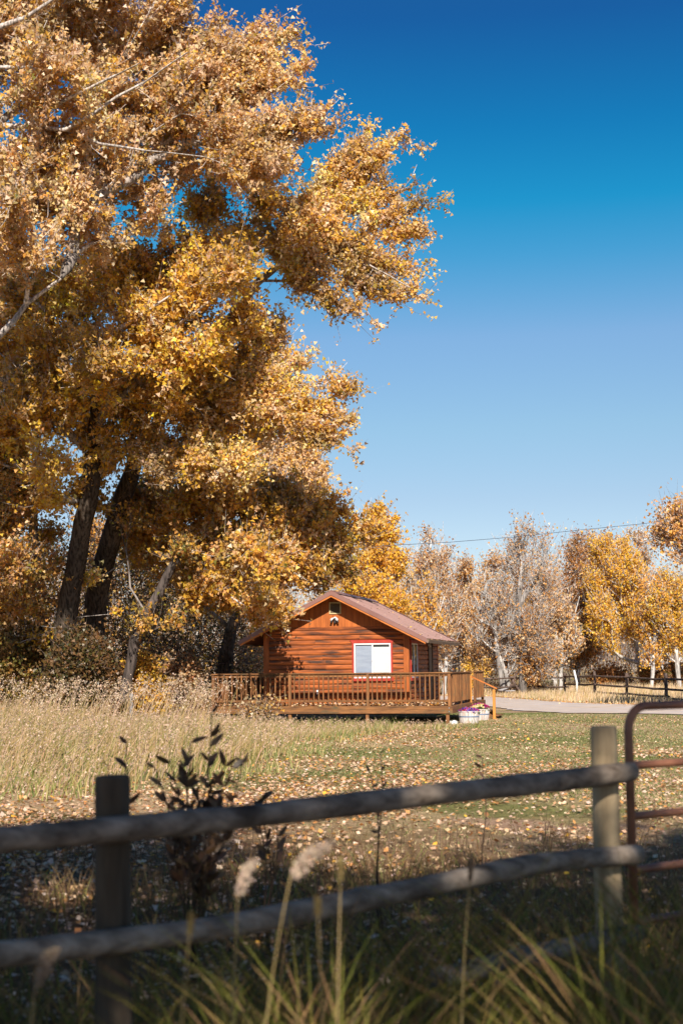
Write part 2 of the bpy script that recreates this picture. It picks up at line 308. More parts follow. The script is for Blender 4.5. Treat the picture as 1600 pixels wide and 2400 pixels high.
def grow(seed, base, paths, blobs, n_attr, bf=.45, step=.55, clump=.75):
    rng = np.random.default_rng(seed)
    pos = []; par = []; rex = []; plen = []
    def addn(p, pa, r):
        pos.append(np.array(p, float)); par.append(pa); rex.append(r)
        plen.append(0 if pa < 0 else plen[pa] + np.linalg.norm(pos[-1] - pos[pa])); return len(pos) - 1
    for pi, (pts, rad) in enumerate(paths):
        pts = np.array(pts, float); last = -1
        if pi > 0: last = int(np.argmin([np.linalg.norm(p - pts[0]) for p in pos]))
        for k, p in enumerate(pts):
            r = rad[k] if hasattr(rad, '__len__') else rad
            if k > 0:
                d = np.linalg.norm(p - pts[k - 1]); m = max(1, int(d / .6)); r0 = rad[k - 1] if hasattr(rad, '__len__') else rad
                for j in range(1, m): last = addn(pts[k - 1] + (p - pts[k - 1]) * j / m + rng.normal(0, .025, 3), last, r0 + (r - r0) * j / m)
            last = addn(p, last, r)
    npath = len(pos)
    w = np.array([np.prod(b[1]) ** (2 / 3.) for b in blobs]); w /= w.sum(); idx = rng.choice(len(blobs), n_attr, p=w)
    idx = rng.choice(len(blobs), n_attr * 4, p=w)
    C = np.array([b[0] for b in blobs])[idx]; Rr = np.array([b[1] for b in blobs])[idx]
    A = C + unit(rng.normal(size=(n_attr * 4, 3))) * (rng.uniform(.02, 1, (n_attr * 4, 1)) ** .5) * Rr * 1.0
    sc = 2.3 * (30 / max(base[1], 20)) ** .5; A = A[np.argsort(-noise3(A, sc, seed) + rng.normal(0, clump, len(A)))[:n_attr]]
    A[:, 2] = np.maximum(A[:, 2], .5)
    best = np.full(n_attr, 1e9); bi = np.zeros(n_attr, int); alive = np.ones(n_attr, bool)
    lo = max(1, int(npath * .1))
    def upd(i):
        c = np.linalg.norm(A - pos[i], axis=1) + bf * plen[i]; m = c < best; best[m] = c[m]; bi[m] = i
    for i in range(lo if npath > 6 else 0, npath): upd(i)
    att = np.zeros(n_attr, int)
    for _ in range(n_attr):
        j = int(np.argmin(np.where(alive, best, 1e9))); alive[j] = False; last = bi[j]
        d = np.linalg.norm(A[j] - pos[last]); m = max(1, int(d / step)); s0 = pos[last]
        sag = rng.normal(0, .05 * d, 3); sag[2] -= .04 * d
        for k in range(1, m + 1):
            t = k / m; last = addn(s0 + (A[j] - s0) * t + sag * 4 * t * (1 - t), last, 0)
            if k == m or k % 2 == 0: upd(last)
        att[j] = last
    pos = np.array(pos); par = np.array(par); rex = np.array(rex); n = len(pos)
    for _ in range(2):
        cs = np.zeros_like(pos); cc = np.zeros(n)
        np.add.at(cs, par[1:], pos[1:]); np.add.at(cc, par[1:], 1)
        mv = (np.arange(n) >= npath) & (cc > 0)
        pos[mv] = .5 * pos[mv] + .3 * pos[par[mv]] + .2 * cs[mv] / cc[mv][:, None]
    return rng, pos, par, rex, att, npath
def leafy(name, label, seed, base, paths, blobs, n_attr, leaf, pal, weights, twigs=4, tlen=.6, m=12, bf=.45, rt=.007, up=.35, cat='tree', group=None,
          dark=DARKB, pale=PALE, bark_r=.16, tint=None, bare=.0, kt=3, face=None, step=.55, spread=.09, gaps=None, dirw=1.0, clump=.75):
    """A tree: trunk (all its wood), crown (its leaves)."""
    base = np.array(base, float)
    rng, pos, par, rex, att, npath = grow(seed, base, paths, blobs, n_attr, bf, step, clump)
    n = len(pos); e = 2.3; s = np.zeros(n)
    for i in range(n - 1, 0, -1):
        if s[i] == 0: s[i] = rt ** e
        s[par[i]] += s[i]
    r = s ** (1 / e); r = np.where(rex > 0, np.maximum(rex, np.minimum(r, rex * 1.0)), r); r[0] = max(r[0], rex[0])
    i = np.arange(1, n); i = i[par[i] >= 0]; A = pos[par[i]]; B = pos[i]; rb = r[i]; ra = np.minimum(r[par[i]], rb * 1.45)
    ext = unit(B - A) * (rb * .35)[:, None]
    Vs = []; Fs = []; Cs = []; off = 0
    def colr(rr, nv):
        f = np.clip((rr - .05) / bark_r, 0, 1)[:, None] ** .8
        c = pale * (1 - f) + dark * f; c = c * rng.uniform(.75, 1.2, (len(rr), 1)); return np.repeat(c, nv, 0)
    for lo_, hi_, k in ((0, .03, 3), (.03, .09, 5), (.09, 9, 10)):
        mk = (rb >= lo_) & (rb < hi_)
        if mk.any():
            v, f = tubes(A[mk], B[mk] + ext[mk], ra[mk], rb[mk], k); Vs.append(v); Fs.append(f + off); off += len(v); Cs.append(colr(rb[mk], 2 * k))
    # twigs
    src = np.repeat(att, twigs); pd = unit(pos[src] - pos[par[src]]); nt_ = len(src)
    d = unit(pd * dirw + rng.normal(size=(nt_, 3)) * .55 + np.array((0, 0, up))); L = tlen * rng.uniform(.5, 1.25, nt_) * np.where(rng.uniform(size=nt_) < .14, 1.75, 1)
    P0 = pos[src] - pd * rng.uniform(0, .3, (nt_, 1)) * tlen; P1 = P0 + d * (L * .55)[:, None]; d2 = unit(d + np.array((0, 0, .35 * np.sign(up) if up else 0)) + rng.normal(0, .2, (nt_, 3))); P2 = P1 + d2 * (L * .5)[:, None]
    tr = np.full(nt_, rt * .85)
    for a, b, x, y in ((P0, P1, tr, tr * .75), (P1, P2, tr * .75, tr * .35)):
        if a is P1:                # the outermost twig tips are single slivers
            u = unit(np.cross(b - a, rng.normal(size=(nt_, 3)))); v = np.stack([a - u * x[:, None], a + u * x[:, None], b + u * y[:, None], b - u * y[:, None]], 1).reshape(-1, 3)
            Vs.append(v); Fs.append(np.arange(nt_ * 4).reshape(-1, 4) + off); off += len(v); Cs.append(colr(x, 4)); continue
        v, f = tubes(a, b, x, y, kt); Vs.append(v); Fs.append(f + off); off += len(v); Cs.append(colr(x, 2 * kt))
    root = empty(name, base, label, cat, group)
    mesh_np('trunk', np.concatenate(Vs) - base, np.concatenate(Fs), M['bark'], root, (0, 0, 0), np.concatenate(Cs))
    if m > 0:
        tw = np.repeat(np.arange(nt_), m); keep = rng.uniform(size=len(tw)) > bare; tw = tw[keep]
        t = rng.uniform(.1, 1.0, len(tw)); C = np.where((t < .5)[:, None], P0[tw] + (P1[tw] - P0[tw]) * (t * 2)[:, None], P1[tw] + (P2[tw] - P1[tw]) * ((t - .5) * 2)[:, None])
        C = C + rng.normal(0, spread, C.shape)
        if gaps is not None:        # leaves cleared along sun rays so light falls on chosen spots
            sv = np.array(sun_dir); kp = np.ones(len(C), bool)
            for gp, gr in gaps: rel = C - gp; dd_ = np.linalg.norm(rel - (rel @ sv)[:, None] * sv, axis=1); kp &= dd_ > gr
            C = C[kp]; tw = tw[kp]
        # neighbouring leaves turn together: blend per twig between palette entries
        wts = np.array(weights, float); wts /= wts.sum(); P_ = np.array(pal, float)
        tcol = pick(rng, P_, nt_, wts); lcol = pick(rng, P_, len(tw), wts); cols = .55 * tcol[tw] + .45 * lcol
        if tint is not None: cols = tint(C, cols, rng)
        leaf_mesh('crown', C - base, leaf, cols, M['leaf'], root, rng, face=face)
    return root

GOLD = (.84, .46, .055); TAN = (.80, .56, .30); ORN = (.68, .33, .08); RUST = (.42, .18, .06); GRN = (.24, .22, .04); YEL = (.92, .56, .045); BRN = (.26, .13, .05); PINK = (.78, .55, .38); OLV = (.20, .19, .04)
COT = [GOLD, TAN, ORN, RUST, GRN, PINK]
def bl(L_, spread=1.35, js=0, jr=0, flat=1.0):
    rg = random.Random(int(abs(L_[0][0]) * 7 + len(L_))); o = []
    for (x, y, r, Y) in L_:
        Y2 = Y + rg.uniform(-js, js); c = q(x, y, Y2); rr = r * K * Y2 / F * 1.0
        o.append((c, (rr, rr * spread, rr * flat)))
    return o
def fing(o, tips, Y, r0, r1, spread=1.5, start=.3):
    B = []
    for tx, ty in tips:
        L_ = math.hypot(tx - o[0], ty - o[1]); n = max(3, int(L_ * (1 - start) / 26))
        for i in range(n + 1):
            t = start + (1 - start) * i / n; r = r0 + (r1 - r0) * ((t - start) / (1 - start)) ** .8; bow = 12 * math.sin(math.pi * t + tx)
            x = o[0] + (tx - o[0]) * t - r * .6 * (t > .97) * (1 if tx > o[0] else -1); y = o[1] + (ty - o[1]) * t + bow
            c = q(x, y, Y); rr = r * K * Y / F; B.append((c, (rr, rr * spread, rr)))
    return B
def pth(L_, Y0, Y1=None):
    Y1 = Y0 if Y1 is None else Y1; n = len(L_)
    return [q(x, y, Y0 + (Y1 - Y0) * i / (n - 1)) for i, (x, y) in enumerate(L_)]
def noise3(C, s, seed):
    v = 0
    for k in range(3):
        f = s * (1.9 ** k); v = v + np.sin(C[:, 0] * f + seed + 1.7 * k + 1.3 * np.sin(C[:, 2] * f * .7)) * np.sin(C[:, 1] * f * .9 + 2.1 * seed) * np.cos(C[:, 2] * f + .5 * seed) / (k + 1)
    return v
def tint_gold(C, cols, rng):
    v = noise3(C, 1.1, 2.0)[:, None]
    return np.clip(cols * (1 + .35 * v), 0, .85)

# --- A: near cottonwood reaching in from the left, above
paths = [([(-16, 37, 0), (-15.6, 37, 5), (-15.2, 37.3, 9), (-14.8, 37, 14), (-14.2, 37, 20)], [.5, .42, .36, .26, .12]),
         ([(-15.5, 37, 6)] + pth([(-120, 900), (-10, 780), (60, 700), (140, 640)], 36, 35.5), [.2, .16, .10, .07, .04]),
         ([(-15.2, 37.3, 10.5)] + pth([(-130, 330), (-5, 289), (80, 293), (150, 298), (210, 265), (330, 190), (430, 120)], 36, 34), [.17, .13, .085, .07, .055, .045, .03, .02]),
         (pth([(60, 292), (105, 255), (210, 200), (320, 145)], 35.5, 33.5), [.05, .05, .04, .02]),
         (pth([(150, 298), (230, 330), (330, 345), (470, 360)], 35.3, 36.5), [.05, .04, .03, .02]),
         ([(-15, 37, 12.5)] + pth([(-120, 180), (0, 155), (140, 158)], 35, 34), [.14, .10, .06, .03]),
         ([(-14.9, 37, 14)] + pth([(-60, 90), (60, 40), (120, 0)], 35, 34.5), [.12, .10, .06, .04])]
bA = bl([(-60, 60, 120, 37), (60, 80, 110, 36), (200, 60, 110, 37), (350, 80, 90, 38), (120, 230, 120, 35), (280, 220, 110, 37), (420, 230, 90, 38), (80, 400, 110, 35), (240, 380, 100, 38), (390, 350, 85, 38), (500, 330, 70, 38),
         (50, 540, 90, 35), (190, 520, 90, 37), (330, 500, 62, 38), (-80, 300, 120, 37), (-80, 600, 110, 37), (200, -60, 120, 37), (380, -20, 60, 38), (0, -60, 130, 36), (560, 380, 50, 38), (630, 400, 40, 38)], 1.7, 1.3)
bA += fing((330, 150), [(440, -30), (515, 48), (528, 92)], 38, 46, 7) + fing((430, 240), [(590, 60), (628, 48), (668, 90), (714, 84), (716, 140), (712, 200)], 38, 44, 7) + fing((450, 350), [(740, 248), (784, 248), (798, 288), (752, 322), (735, 372), (700, 420)], 37.5, 40, 6)
leafy('cottonwood_tree', 'nearest tall cottonwood whose pale limbs reach in high up from the left edge', 11, (-16, 37, 0), paths, bA, 2900, .108, COT, [.22, .34, .12, .06, .06, .2], 5, .62, 13, bf=.35, rt=.011, spread=.06, tint=tint_gold, bark_r=.17)
# --- B: big leaning trunk, left
paths = [(pth([(139, 1625), (148, 1475), (162, 1362), (183, 1250), (203, 1156), (214, 1044), (225, 940), (250, 830), (300, 700), (330, 600)], 46, 41), [.46, .36, .33, .31, .29, .27, .22, .17, .12, .06]),
         (pth([(180, 830), (215, 790), (290, 745), (390, 680)], 40.5, 39), [.10, .085, .06, .03]),
         (pth([(228, 925), (180, 835), (230, 820), (330, 830), (420, 815)], 43, 40), [.10, .09, .06, .04, .02]),
         (pth([(214, 1044), (120, 960), (20, 880), (-60, 850)], 43.5, 40), [.14, .11, .08, .05])]
bB = bl([(60, 700, 90, 44), (180, 680, 90, 43), (300, 650, 85, 42), (400, 620, 75, 41), (500, 600, 62, 40), (540, 640, 55, 39), (450, 700, 80, 39), (550, 740, 45, 39), (350, 740, 80, 41), (120, 820, 90, 43), (240, 840, 80, 41),
         (380, 830, 80, 40), (490, 800, 60, 39), (60, 930, 80, 43), (180, 950, 80, 44), (300, 930, 80, 43), (20, 1060, 70, 43), (110, 1080, 55, 42), (-60, 800, 110, 45), (-60, 1000, 100, 44), (240, 1050, 60, 44), (200, 1130, 40, 43), (560, 560, 45, 41), (480, 480, 46, 41), (620, 470, 40, 41), (330, 1030, 50, 43), (130, 1150, 34, 43), (30, 980, 60, 44), (400, 900, 60, 41), (60, 1330, 24, 45), (205, 1330, 15, 45), (330, 1220, 30, 46), (110, 1240, 20, 45), (260, 1400, 12, 45), (90, 1460, 20, 46)], 1.7, 1.5)
leafy('cottonwood_tree', 'golden cottonwood with a thick grey trunk leaning right, left of the darkest trunk', 12, q(139, 1625, 46) * np.array((1, 1, 0)), paths, bB, 2200, .12, COT + [YEL], [.36, .12, .16, .06, .08, .05, .20], 5, .65, 12, bf=.35, rt=.012, spread=.07, tint=tint_gold, bark_r=.17)
# --- C: second big trunk, carrying the limb that reaches out to the right
paths = [(pth([(208, 1625), (212, 1456), (224, 1362), (241, 1287), (263, 1212), (284, 1137), (310, 1060), (370, 960), (450, 840), (530, 730), (590, 650)], 48, 43), [.55, .42, .38, .35, .33, .30, .25, .21, .18, .15, .12]),
         (pth([(590, 650), (640, 610), (720, 562), (790, 500), (840, 430), (870, 340)], 43, 42), [.12, .10, .08, .06, .04, .02]),
         (pth([(640, 612), (740, 600), (850, 610), (940, 660)], 43, 41), [.06, .05, .035, .02]),
         (pth([(600, 645), (690, 645), (770, 670), (840, 710)], 43, 42), [.05, .04, .03, .02]),
         (pth([(370, 960), (470, 930), (600, 910), (720, 930), (800, 970)], 45, 42), [.12, .09, .06, .04, .02]),
         (pth([(310, 1060), (420, 1050), (520, 1090)], 46, 42), [.10, .07, .03])]
bC = bl([(690, 510, 46, 43), (650, 570, 34, 43), (740, 460, 34, 42.5), (600, 520, 30, 43), (590, 900, 55, 42), (520, 880, 60, 42), (540, 980, 55, 42), (450, 950, 62, 43), (380, 1050, 60, 43), (470, 1060, 55, 42), (550, 1070, 48, 42), (600, 800, 40, 42), (640, 950, 44, 42)], 1.5, 1.0)
bC += fing((650, 590), [(770, 385), (820, 335), (862, 288), (898, 322), (938, 308), (986, 318), (972, 398), (1008, 468), (996, 530)], 42, 24, 5, 1.8, .12) + fing((660, 620), [(900, 560), (940, 572), (965, 618), (990, 682), (945, 712), (862, 752), (790, 700), (720, 655)], 42, 20, 5, 1.8, .12)
bC += fing((540, 900), [(645, 742), (652, 800), (712, 838), (760, 868), (802, 892), (852, 982), (815, 1028), (735, 1015)], 41.5, 28, 6, 1.7, .15)
leafy('cottonwood_tree', 'tallest cottonwood with the darkest trunk and a long golden limb high over the cabin', 13, q(208, 1625, 48) * np.array((1, 1, 0)), paths, bC, 2500, .108, COT + [YEL], [.3, .26, .12, .03, .08, .14, .1], 5, .58, 12, bf=.35, rt=.012, spread=.07, tint=tint_gold, bark_r=.17)
# --- E: thin trunk at far left
paths = [(pth([(97, 1610), (101, 1456), (90, 1340), (78, 1231), (70, 1126), (60, 1040)], 47, 45), [.24, .19, .17, .16, .14, .10])]
bE = bl([(20, 1180, 60, 45), (70, 1110, 50, 44), (-30, 1260, 80, 45), (30, 1290, 50, 44), (120, 1300, 26, 44), (-30, 1100, 80, 45), (60, 1370, 40, 45), (0, 1400, 50, 46), (120, 1400, 30, 45)], 1.6, 1.0)
leafy('cottonwood_tree', 'thin dark cottonwood at the left edge with rust and green leaves', 14, q(97, 1610, 47) * np.array((1, 1, 0)), paths, bE, 700, .115, COT, [.1, .08, .36, .2, .24, .02], 3, .6, 11, rt=.008, tint=tint_gold, bark_r=.2)
# --- F: trunk behind the left end of the cabin
paths = [(pth([(515, 1560), (520, 1500), (531, 1446), (545, 1410), (560, 1350), (540, 1270), (520, 1180)], 52, 50), [.34, .27, .22, .18, .14, .10, .06]),
         (pth([(560, 1350), (640, 1290), (730, 1240), (790, 1200)], 51, 47), [.09, .07, .05, .02]),
         (pth([(531, 1446), (480, 1400), (420, 1340), (400, 1260)], 51.5, 49), [.09, .07, .05, .03])]
bF = fing((600, 1230), [(803, 1112), (790, 1165), (822, 1195), (868, 1230), (850, 1275), (800, 1335), (770, 1355)], 46, 40, 6, 1.4, .25) + bl([(560, 1260, 34, 41.5), (610, 1300, 24, 41), (500, 1300, 26, 41), (560, 1335, 16, 41.5), (470, 1150, 70, 46), (560, 1160, 70, 45), (640, 1180, 65, 45), (710, 1200, 50, 46), (740, 1290, 48, 46), (650, 1270, 65, 45), (560, 1270, 70, 45),
         (470, 1260, 65, 46), (400, 1200, 62, 47), (340, 1160, 50, 47), (700, 1320, 22, 46), (610, 1340, 40, 45), (540, 1350, 50, 46.5), (620, 1380, 24, 43), (640, 1410, 10, 43.4), (460, 1350, 50, 46), (400, 1300, 50, 47), (330, 1250, 50, 48), (590, 1400, 26, 45), (280, 1180, 34, 47)], 1.5, .8)
leafy('cottonwood_tree', 'leafy cottonwood standing behind the left end of the cabin and hanging over its roof', 15, q(515, 1565, 52) * np.array((1, 1, 0)), paths, bF, 1900, .125, COT + [YEL], [.32, .12, .24, .12, .13, .05, .04], 5, .65, 12, rt=.012, spread=.07, tint=tint_gold, bark_r=.2)
# --- D: leaning broken trunk
paths = [(pth([(285, 1610), (308, 1475), (337, 1411), (368, 1358), (394, 1302), (409, 1283)], 45, 44), [.18, .17, .16, .155, .15, .11]),
         (pth([(337, 1411), (300, 1350), (290, 1260), (270, 1180)], 45, 45.5), [.04, .035, .03, .02])]
bD = bl([(420, 1270, 26, 44), (300, 1200, 30, 45), (330, 1440, 24, 44), (400, 1430, 22, 44)], 1.2)
leafy('leaning_tree', 'broken pale-topped trunk leaning right between the big trunks and the cabin', 16, q(285, 1610, 45) * np.array((1, 1, 0)), paths, bD, 90, .12, COT, [.3, .1, .2, .1, .3, .0], 3, .6, 6, rt=.01, bark_r=.1, pale=np.array((.26, .22, .20)), dark=np.array((.12, .095, .085)))
# --- G: farther paler trees seen past C's right side
for k, (lab, pts, blobs, seed, pal, w) in enumerate([
    ('pale tan cottonwood farther back, between the upper golden limbs and the cabin roof', [(660, 1540), (665, 1400), (660, 1250), (680, 1120)],
     [(600, 1010, 48, 66), (660, 1000, 40, 66), (700, 1040, 40, 66), (640, 1080, 60, 66), (720, 1100, 32, 66), (560, 1050, 50, 66), (700, 1160, 40, 66), (600, 1160, 60, 66)], 17, [TAN, GOLD, PINK], [.5, .3, .2]),
    ('slim golden cottonwood with two pointed tops directly behind the cabin ridge', [(850, 1540), (858, 1400), (865, 1290), (872, 1190)],
     [(868, 1185, 12, 68), (862, 1225, 26, 68), (900, 1200, 7, 68), (893, 1235, 13, 68), (858, 1280, 30, 68), (840, 1340, 50, 68), (900, 1300, 26, 68), (880, 1390, 48, 68), (820, 1400, 40, 68)], 18, [GOLD, YEL, ORN], [.5, .3, .2])]):
    leafy('cottonwood_tree', lab, seed, q(*pts[0], 66 + k * 2) * np.array((1, 1, 0)), [(pth(pts, 66 + k * 2), [.2, .16, .1, .05])], bl(blobs, 1.2), 700, .14, pal, w, 4, .6, 8, rt=.014, pale=np.array((.6, .54, .5)))

# --- the tree line beyond the driveway
def far_tree(name, label, seed, Y, trunk, rads, blobs, n, pal, w, bare, m=8, leaf=.14, limbs=(), rt=.017, dark=np.array((.42, .385, .36)), pale=np.array((.68, .64, .61)), twigs=4, tlen=.8, up=.9, bark_r=.2):
    P_ = [(pth(trunk, Y), rads)] + [(pth(l, Y), r) for l, r in limbs]
    b = q(*trunk[0], Y).copy(); b[2] = 0; P_[0][0][0] = b
    return leafy(name, label, seed, b, P_, bl([(x, y + r * .2, r * .72, Y) for x, y, r in blobs], 1.25, .8, 0, 1.75), n, leaf, pal, w, twigs, tlen, m, bf=.5, rt=rt, up=up, bare=bare, dark=dark, pale=pale, step=.8, spread=.14, bark_r=bark_r)
RP = [RUST, ORN, BRN, TAN]; RW = [.25, .42, .08, .25]; YP = [GOLD, YEL, ORN, GRN]
far_tree('aspen_tree', 'sparse rust-leaved tree with a forked pale trunk just right of the cabin roof', 30, 92, [(958, 1560), (962, 1440), (975, 1370), (985, 1290), (990, 1240)], [.2, .15, .12, .07, .03],
         [(985, 1240, 22), (975, 1280, 32), (1010, 1300, 30), (950, 1330, 40), (1000, 1360, 44), (940, 1400, 42), (990, 1430, 44), (1030, 1270, 18)], 420, RP, RW, .45, limbs=[([(975, 1370), (960, 1330), (962, 1290)], [.08, .06, .03])])
far_tree('aspen_tree', 'narrow rust-leaved tree with a pointed top, second along the line from the cabin', 31, 95, [(1040, 1560), (1045, 1450), (1060, 1360), (1072, 1280)], [.18, .13, .09, .03],
         [(1075, 1275, 12), (1070, 1305, 20), (1060, 1345, 32), (1080, 1390, 34), (1040, 1410, 38), (1060, 1460, 44), (1020, 1470, 34)], 420, RP, RW, .25)
far_tree('aspen_tree', 'rusty tree behind the crooked dark snag', 32, 100, [(1110, 1560), (1112, 1450), (1118, 1370), (1135, 1290)], [.18, .13, .09, .03],
         [(1135, 1290, 14), (1120, 1320, 24), (1150, 1300, 14), (1100, 1350, 30), (1140, 1370, 34), (1110, 1420, 40), (1150, 1450, 40), (1100, 1490, 36)], 420, RP, RW, .25)
far_tree('dead_tree', 'crooked dark snag, its top hooked to the right', 33, 88, [(1155, 1575), (1142, 1500), (1137, 1440), (1128, 1400), (1118, 1380), (1114, 1355), (1122, 1335), (1135, 1330)], [.18, .15, .14, .15, .17, .15, .12, .07],
         [(1120, 1390, 40), (1160, 1440, 34), (1100, 1450, 30), (1170, 1500, 34)], 130, RP, RW, .9, dark=np.array((.13, .11, .10)), limbs=[([(1142, 1500), (1160, 1545), (1168, 1575)], [.12, .12, .13])])
far_tree('dead_tree', 'tallest bare silver-grey tree of the line, with a thick dark limb forking right', 34, 88, [(1200, 1560), (1196, 1480), (1192, 1420), (1190, 1370), (1196, 1300), (1192, 1250)], [.26, .22, .22, .20, .12, .05],
         [(1190, 1250, 30), (1215, 1230, 30), (1240, 1270, 34), (1180, 1300, 40), (1230, 1320, 44), (1160, 1340, 40), (1250, 1370, 36), (1150, 1400, 40), (1220, 1440, 50), (1170, 1470, 44), (1240, 1500, 40), (1205, 1215, 16)], 650, RP, RW, .72, m=7,
         limbs=[([(1190, 1390), (1215, 1350), (1238, 1320), (1250, 1275), (1262, 1240)], [.18, .16, .13, .10, .04]), ([(1190, 1400), (1165, 1370), (1150, 1320), (1135, 1290)], [.10, .08, .05, .03]), ([(1195, 1450), (1225, 1470), (1260, 1475)], [.09, .06, .04])], tlen=1.1, up=.25, rt=.015, dark=np.array((.2, .175, .16)), pale=np.array((.56, .51, .48)))
far_tree('aspen_tree', 'low rust and tan tree between the bare grey tree and the dark rust one', 35, 98, [(1275, 1560), (1272, 1480), (1270, 1400), (1265, 1340)], [.16, .12, .08, .03],
         [(1268, 1345, 22), (1285, 1390, 34), (1250, 1410, 34), (1280, 1460, 44), (1250, 1500, 38)], 380, [TAN, RUST, ORN], [.4, .3, .3], .4)
far_tree('aspen_tree', 'dense dark rust tree with a broad rounded top left of the yellow tree', 36, 98, [(1325, 1560), (1322, 1470), (1328, 1380), (1340, 1290), (1360, 1250)], [.2, .17, .13, .08, .03],
         [(1325, 1255, 28), (1360, 1250, 30), (1392, 1245, 18), (1318, 1290, 26), (1350, 1300, 40), (1320, 1340, 30), (1360, 1370, 40), (1315, 1410, 40), (1345, 1460, 50), (1300, 1480, 40)], 560, RP, [.45, .3, .2, .05], .05)
far_tree('aspen_tree', 'bright yellow tree with a slim white trunk leaning left', 37, 92, [(1478, 1590), (1462, 1500), (1447, 1420), (1438, 1350), (1424, 1290), (1418, 1250)], [.17, .14, .12, .10, .06, .03],
         [(1390, 1265, 24), (1370, 1285, 20), (1430, 1270, 22), (1415, 1310, 44), (1455, 1310, 28), (1375, 1350, 40), (1440, 1370, 46), (1380, 1420, 44), (1450, 1440, 36), (1400, 1465, 30)], 760, YP, [.45, .3, .22, .03], .15, leaf=.135, m=9,
         limbs=[([(1440, 1370), (1460, 1310), (1462, 1270)], [.08, .06, .03]), ([(1450, 1430), (1420, 1390), (1385, 1350)], [.06, .05, .03])], bark_r=.5, pale=np.array((.66, .6, .55)))
far_tree('aspen_tree', 'sparse leaning tree with thin pale stems between the yellow and the yellow-green trees', 38, 96, [(1525, 1585), (1510, 1480), (1495, 1380), (1480, 1300), (1470, 1240)], [.15, .12, .09, .06, .03],
         [(1470, 1240, 16), (1480, 1280, 24), (1500, 1340, 30), (1490, 1400, 36), (1510, 1460, 36), (1450, 1230, 12)], 260, RP, RW, .6, bark_r=.5)
far_tree('aspen_tree', 'yellow-green tree low at the right edge of the line', 39, 88, [(1560, 1590), (1552, 1500), (1545, 1420), (1530, 1370)], [.16, .13, .09, .04],
         [(1530, 1345, 26), (1560, 1370, 34), (1510, 1400, 34), (1550, 1430, 44), (1590, 1400, 40), (1530, 1470, 32), (1580, 1470, 34)], 700, YP, [.35, .25, .25, .15], .1, leaf=.135, m=9)
far_tree('cottonwood_tree', 'orange-brown cottonwood reaching in high at the right edge', 40, 58, [(1700, 1600), (1690, 1450), (1670, 1330), (1650, 1230)], [.3, .24, .18, .1],
         [(1555, 1180, 22), (1590, 1190, 44), (1540, 1210, 24), (1520, 1235, 18), (1580, 1250, 36), (1640, 1230, 60), (1550, 1300, 16), (1700, 1300, 80), (1650, 1330, 50), (1600, 1310, 30)], 560, [ORN, RUST, PINK, GOLD], [.4, .2, .2, .2], .3, leaf=.13,
         limbs=[([(1670, 1330), (1600, 1240), (1530, 1225)], [.12, .08, .03])])
for k, (x, top, Y, pal, br, lab) in enumerate([(925, 1290, 84, [ORN, TAN, GOLD], .35, 'slim tan tree with several white stems, first right of the golden pointed one'), (1025, 1330, 86, [RUST, TAN], .5, 'slim pale-stemmed tree leaning right over the corner of the roof'), (1095, 1330, 90, [ORN, TAN], .45, 'slim rust tree just left of the crooked snag'),
        (1165, 1340, 94, [TAN, RUST], .6, 'slim almost bare tree between the crooked snag and the bare grey tree'), (1290, 1360, 90, [ORN, TAN], .5, 'slim forked pale tree left of the dark rust one'), (1235, 1380, 92, [ORN, GOLD, TAN], .4, 'slim golden-tan tree right of the bare grey trunk'), (1500, 1330, 88, [GOLD, ORN], .3, 'slim orange tree right of the yellow one'),
        (980, 1350, 80, [ORN, GOLD], .4, 'low orange tree with white stems just beyond the right roof slope')]):
    rr = random.Random(200 + k); far_tree('aspen_tree', lab, 210 + k, Y, [(x - 6, 1565), (x, 1480), (x + 8, top + 70), (x + 14, top + 10)], [.13, .11, .08, .03], [(x + rr.uniform(-26, 26), top + 15 + (1500 - top) * j / 9, rr.uniform(14, 30)) for j in range(10)], 260, pal, [1] * len(pal), br,
             limbs=[([(x, 1480), (x + 26, 1420), (x + 40, 1370)], [.07, .05, .03])], rt=.019)
# seen low behind the cabin and through the big trunks
for k, (x, w_, top, Y, pal, lab) in enumerate([(760, 60, 1380, 88, RP, 'hazy rust tree low behind the cabin ridge'), (895, 40, 1400, 92, [GOLD, ORN], 'short golden tree behind the right slope of the roof'), (430, 70, 1400, 84, [TAN, RUST], 'tan tree in the gap left of the cabin'),
                                              (330, 70, 1420, 86, [TAN, PINK, RUST], 'pinkish tan tree seen past the broken leaning trunk'), (40, 80, 1380, 82, [TAN, PINK], 'pale pinkish tree low at the left edge behind the trunks'), (590, 50, 1440, 80, [RUST, TAN], 'low brown tree just left of the cabin wall'), (215, 90, 1180, 68, [ORN, GOLD, BRN], 'orange tree glimpsed between the two thick trunks'), (60, 80, 1230, 70, [RUST, ORN, OLV], 'rust and olive tree behind the thin left trunk'), (340, 80, 1230, 66, [GOLD, OLV, BRN], 'gold and olive tree filling the gap right of the darkest trunk'), (450, 80, 1260, 70, [GOLD, BRN, OLV], 'gold tree behind the forked trunk near the cabin')]):
    rr = random.Random(k); blobs = [(x + rr.uniform(-.5, .5) * w_, top + 20 + rr.uniform(0, 1) * (1530 - top), rr.uniform(.4, .7) * w_) for _ in range(9 if k < 6 else 13)]
    far_tree('aspen_tree', lab, 50 + k, Y, [(x, 1570), (x + 4, 1500), (x - 3, top + 50), (x, top + 10)], [.16, .13, .08, .04], blobs, 340, pal, [1] * len(pal), .3, rt=.014)

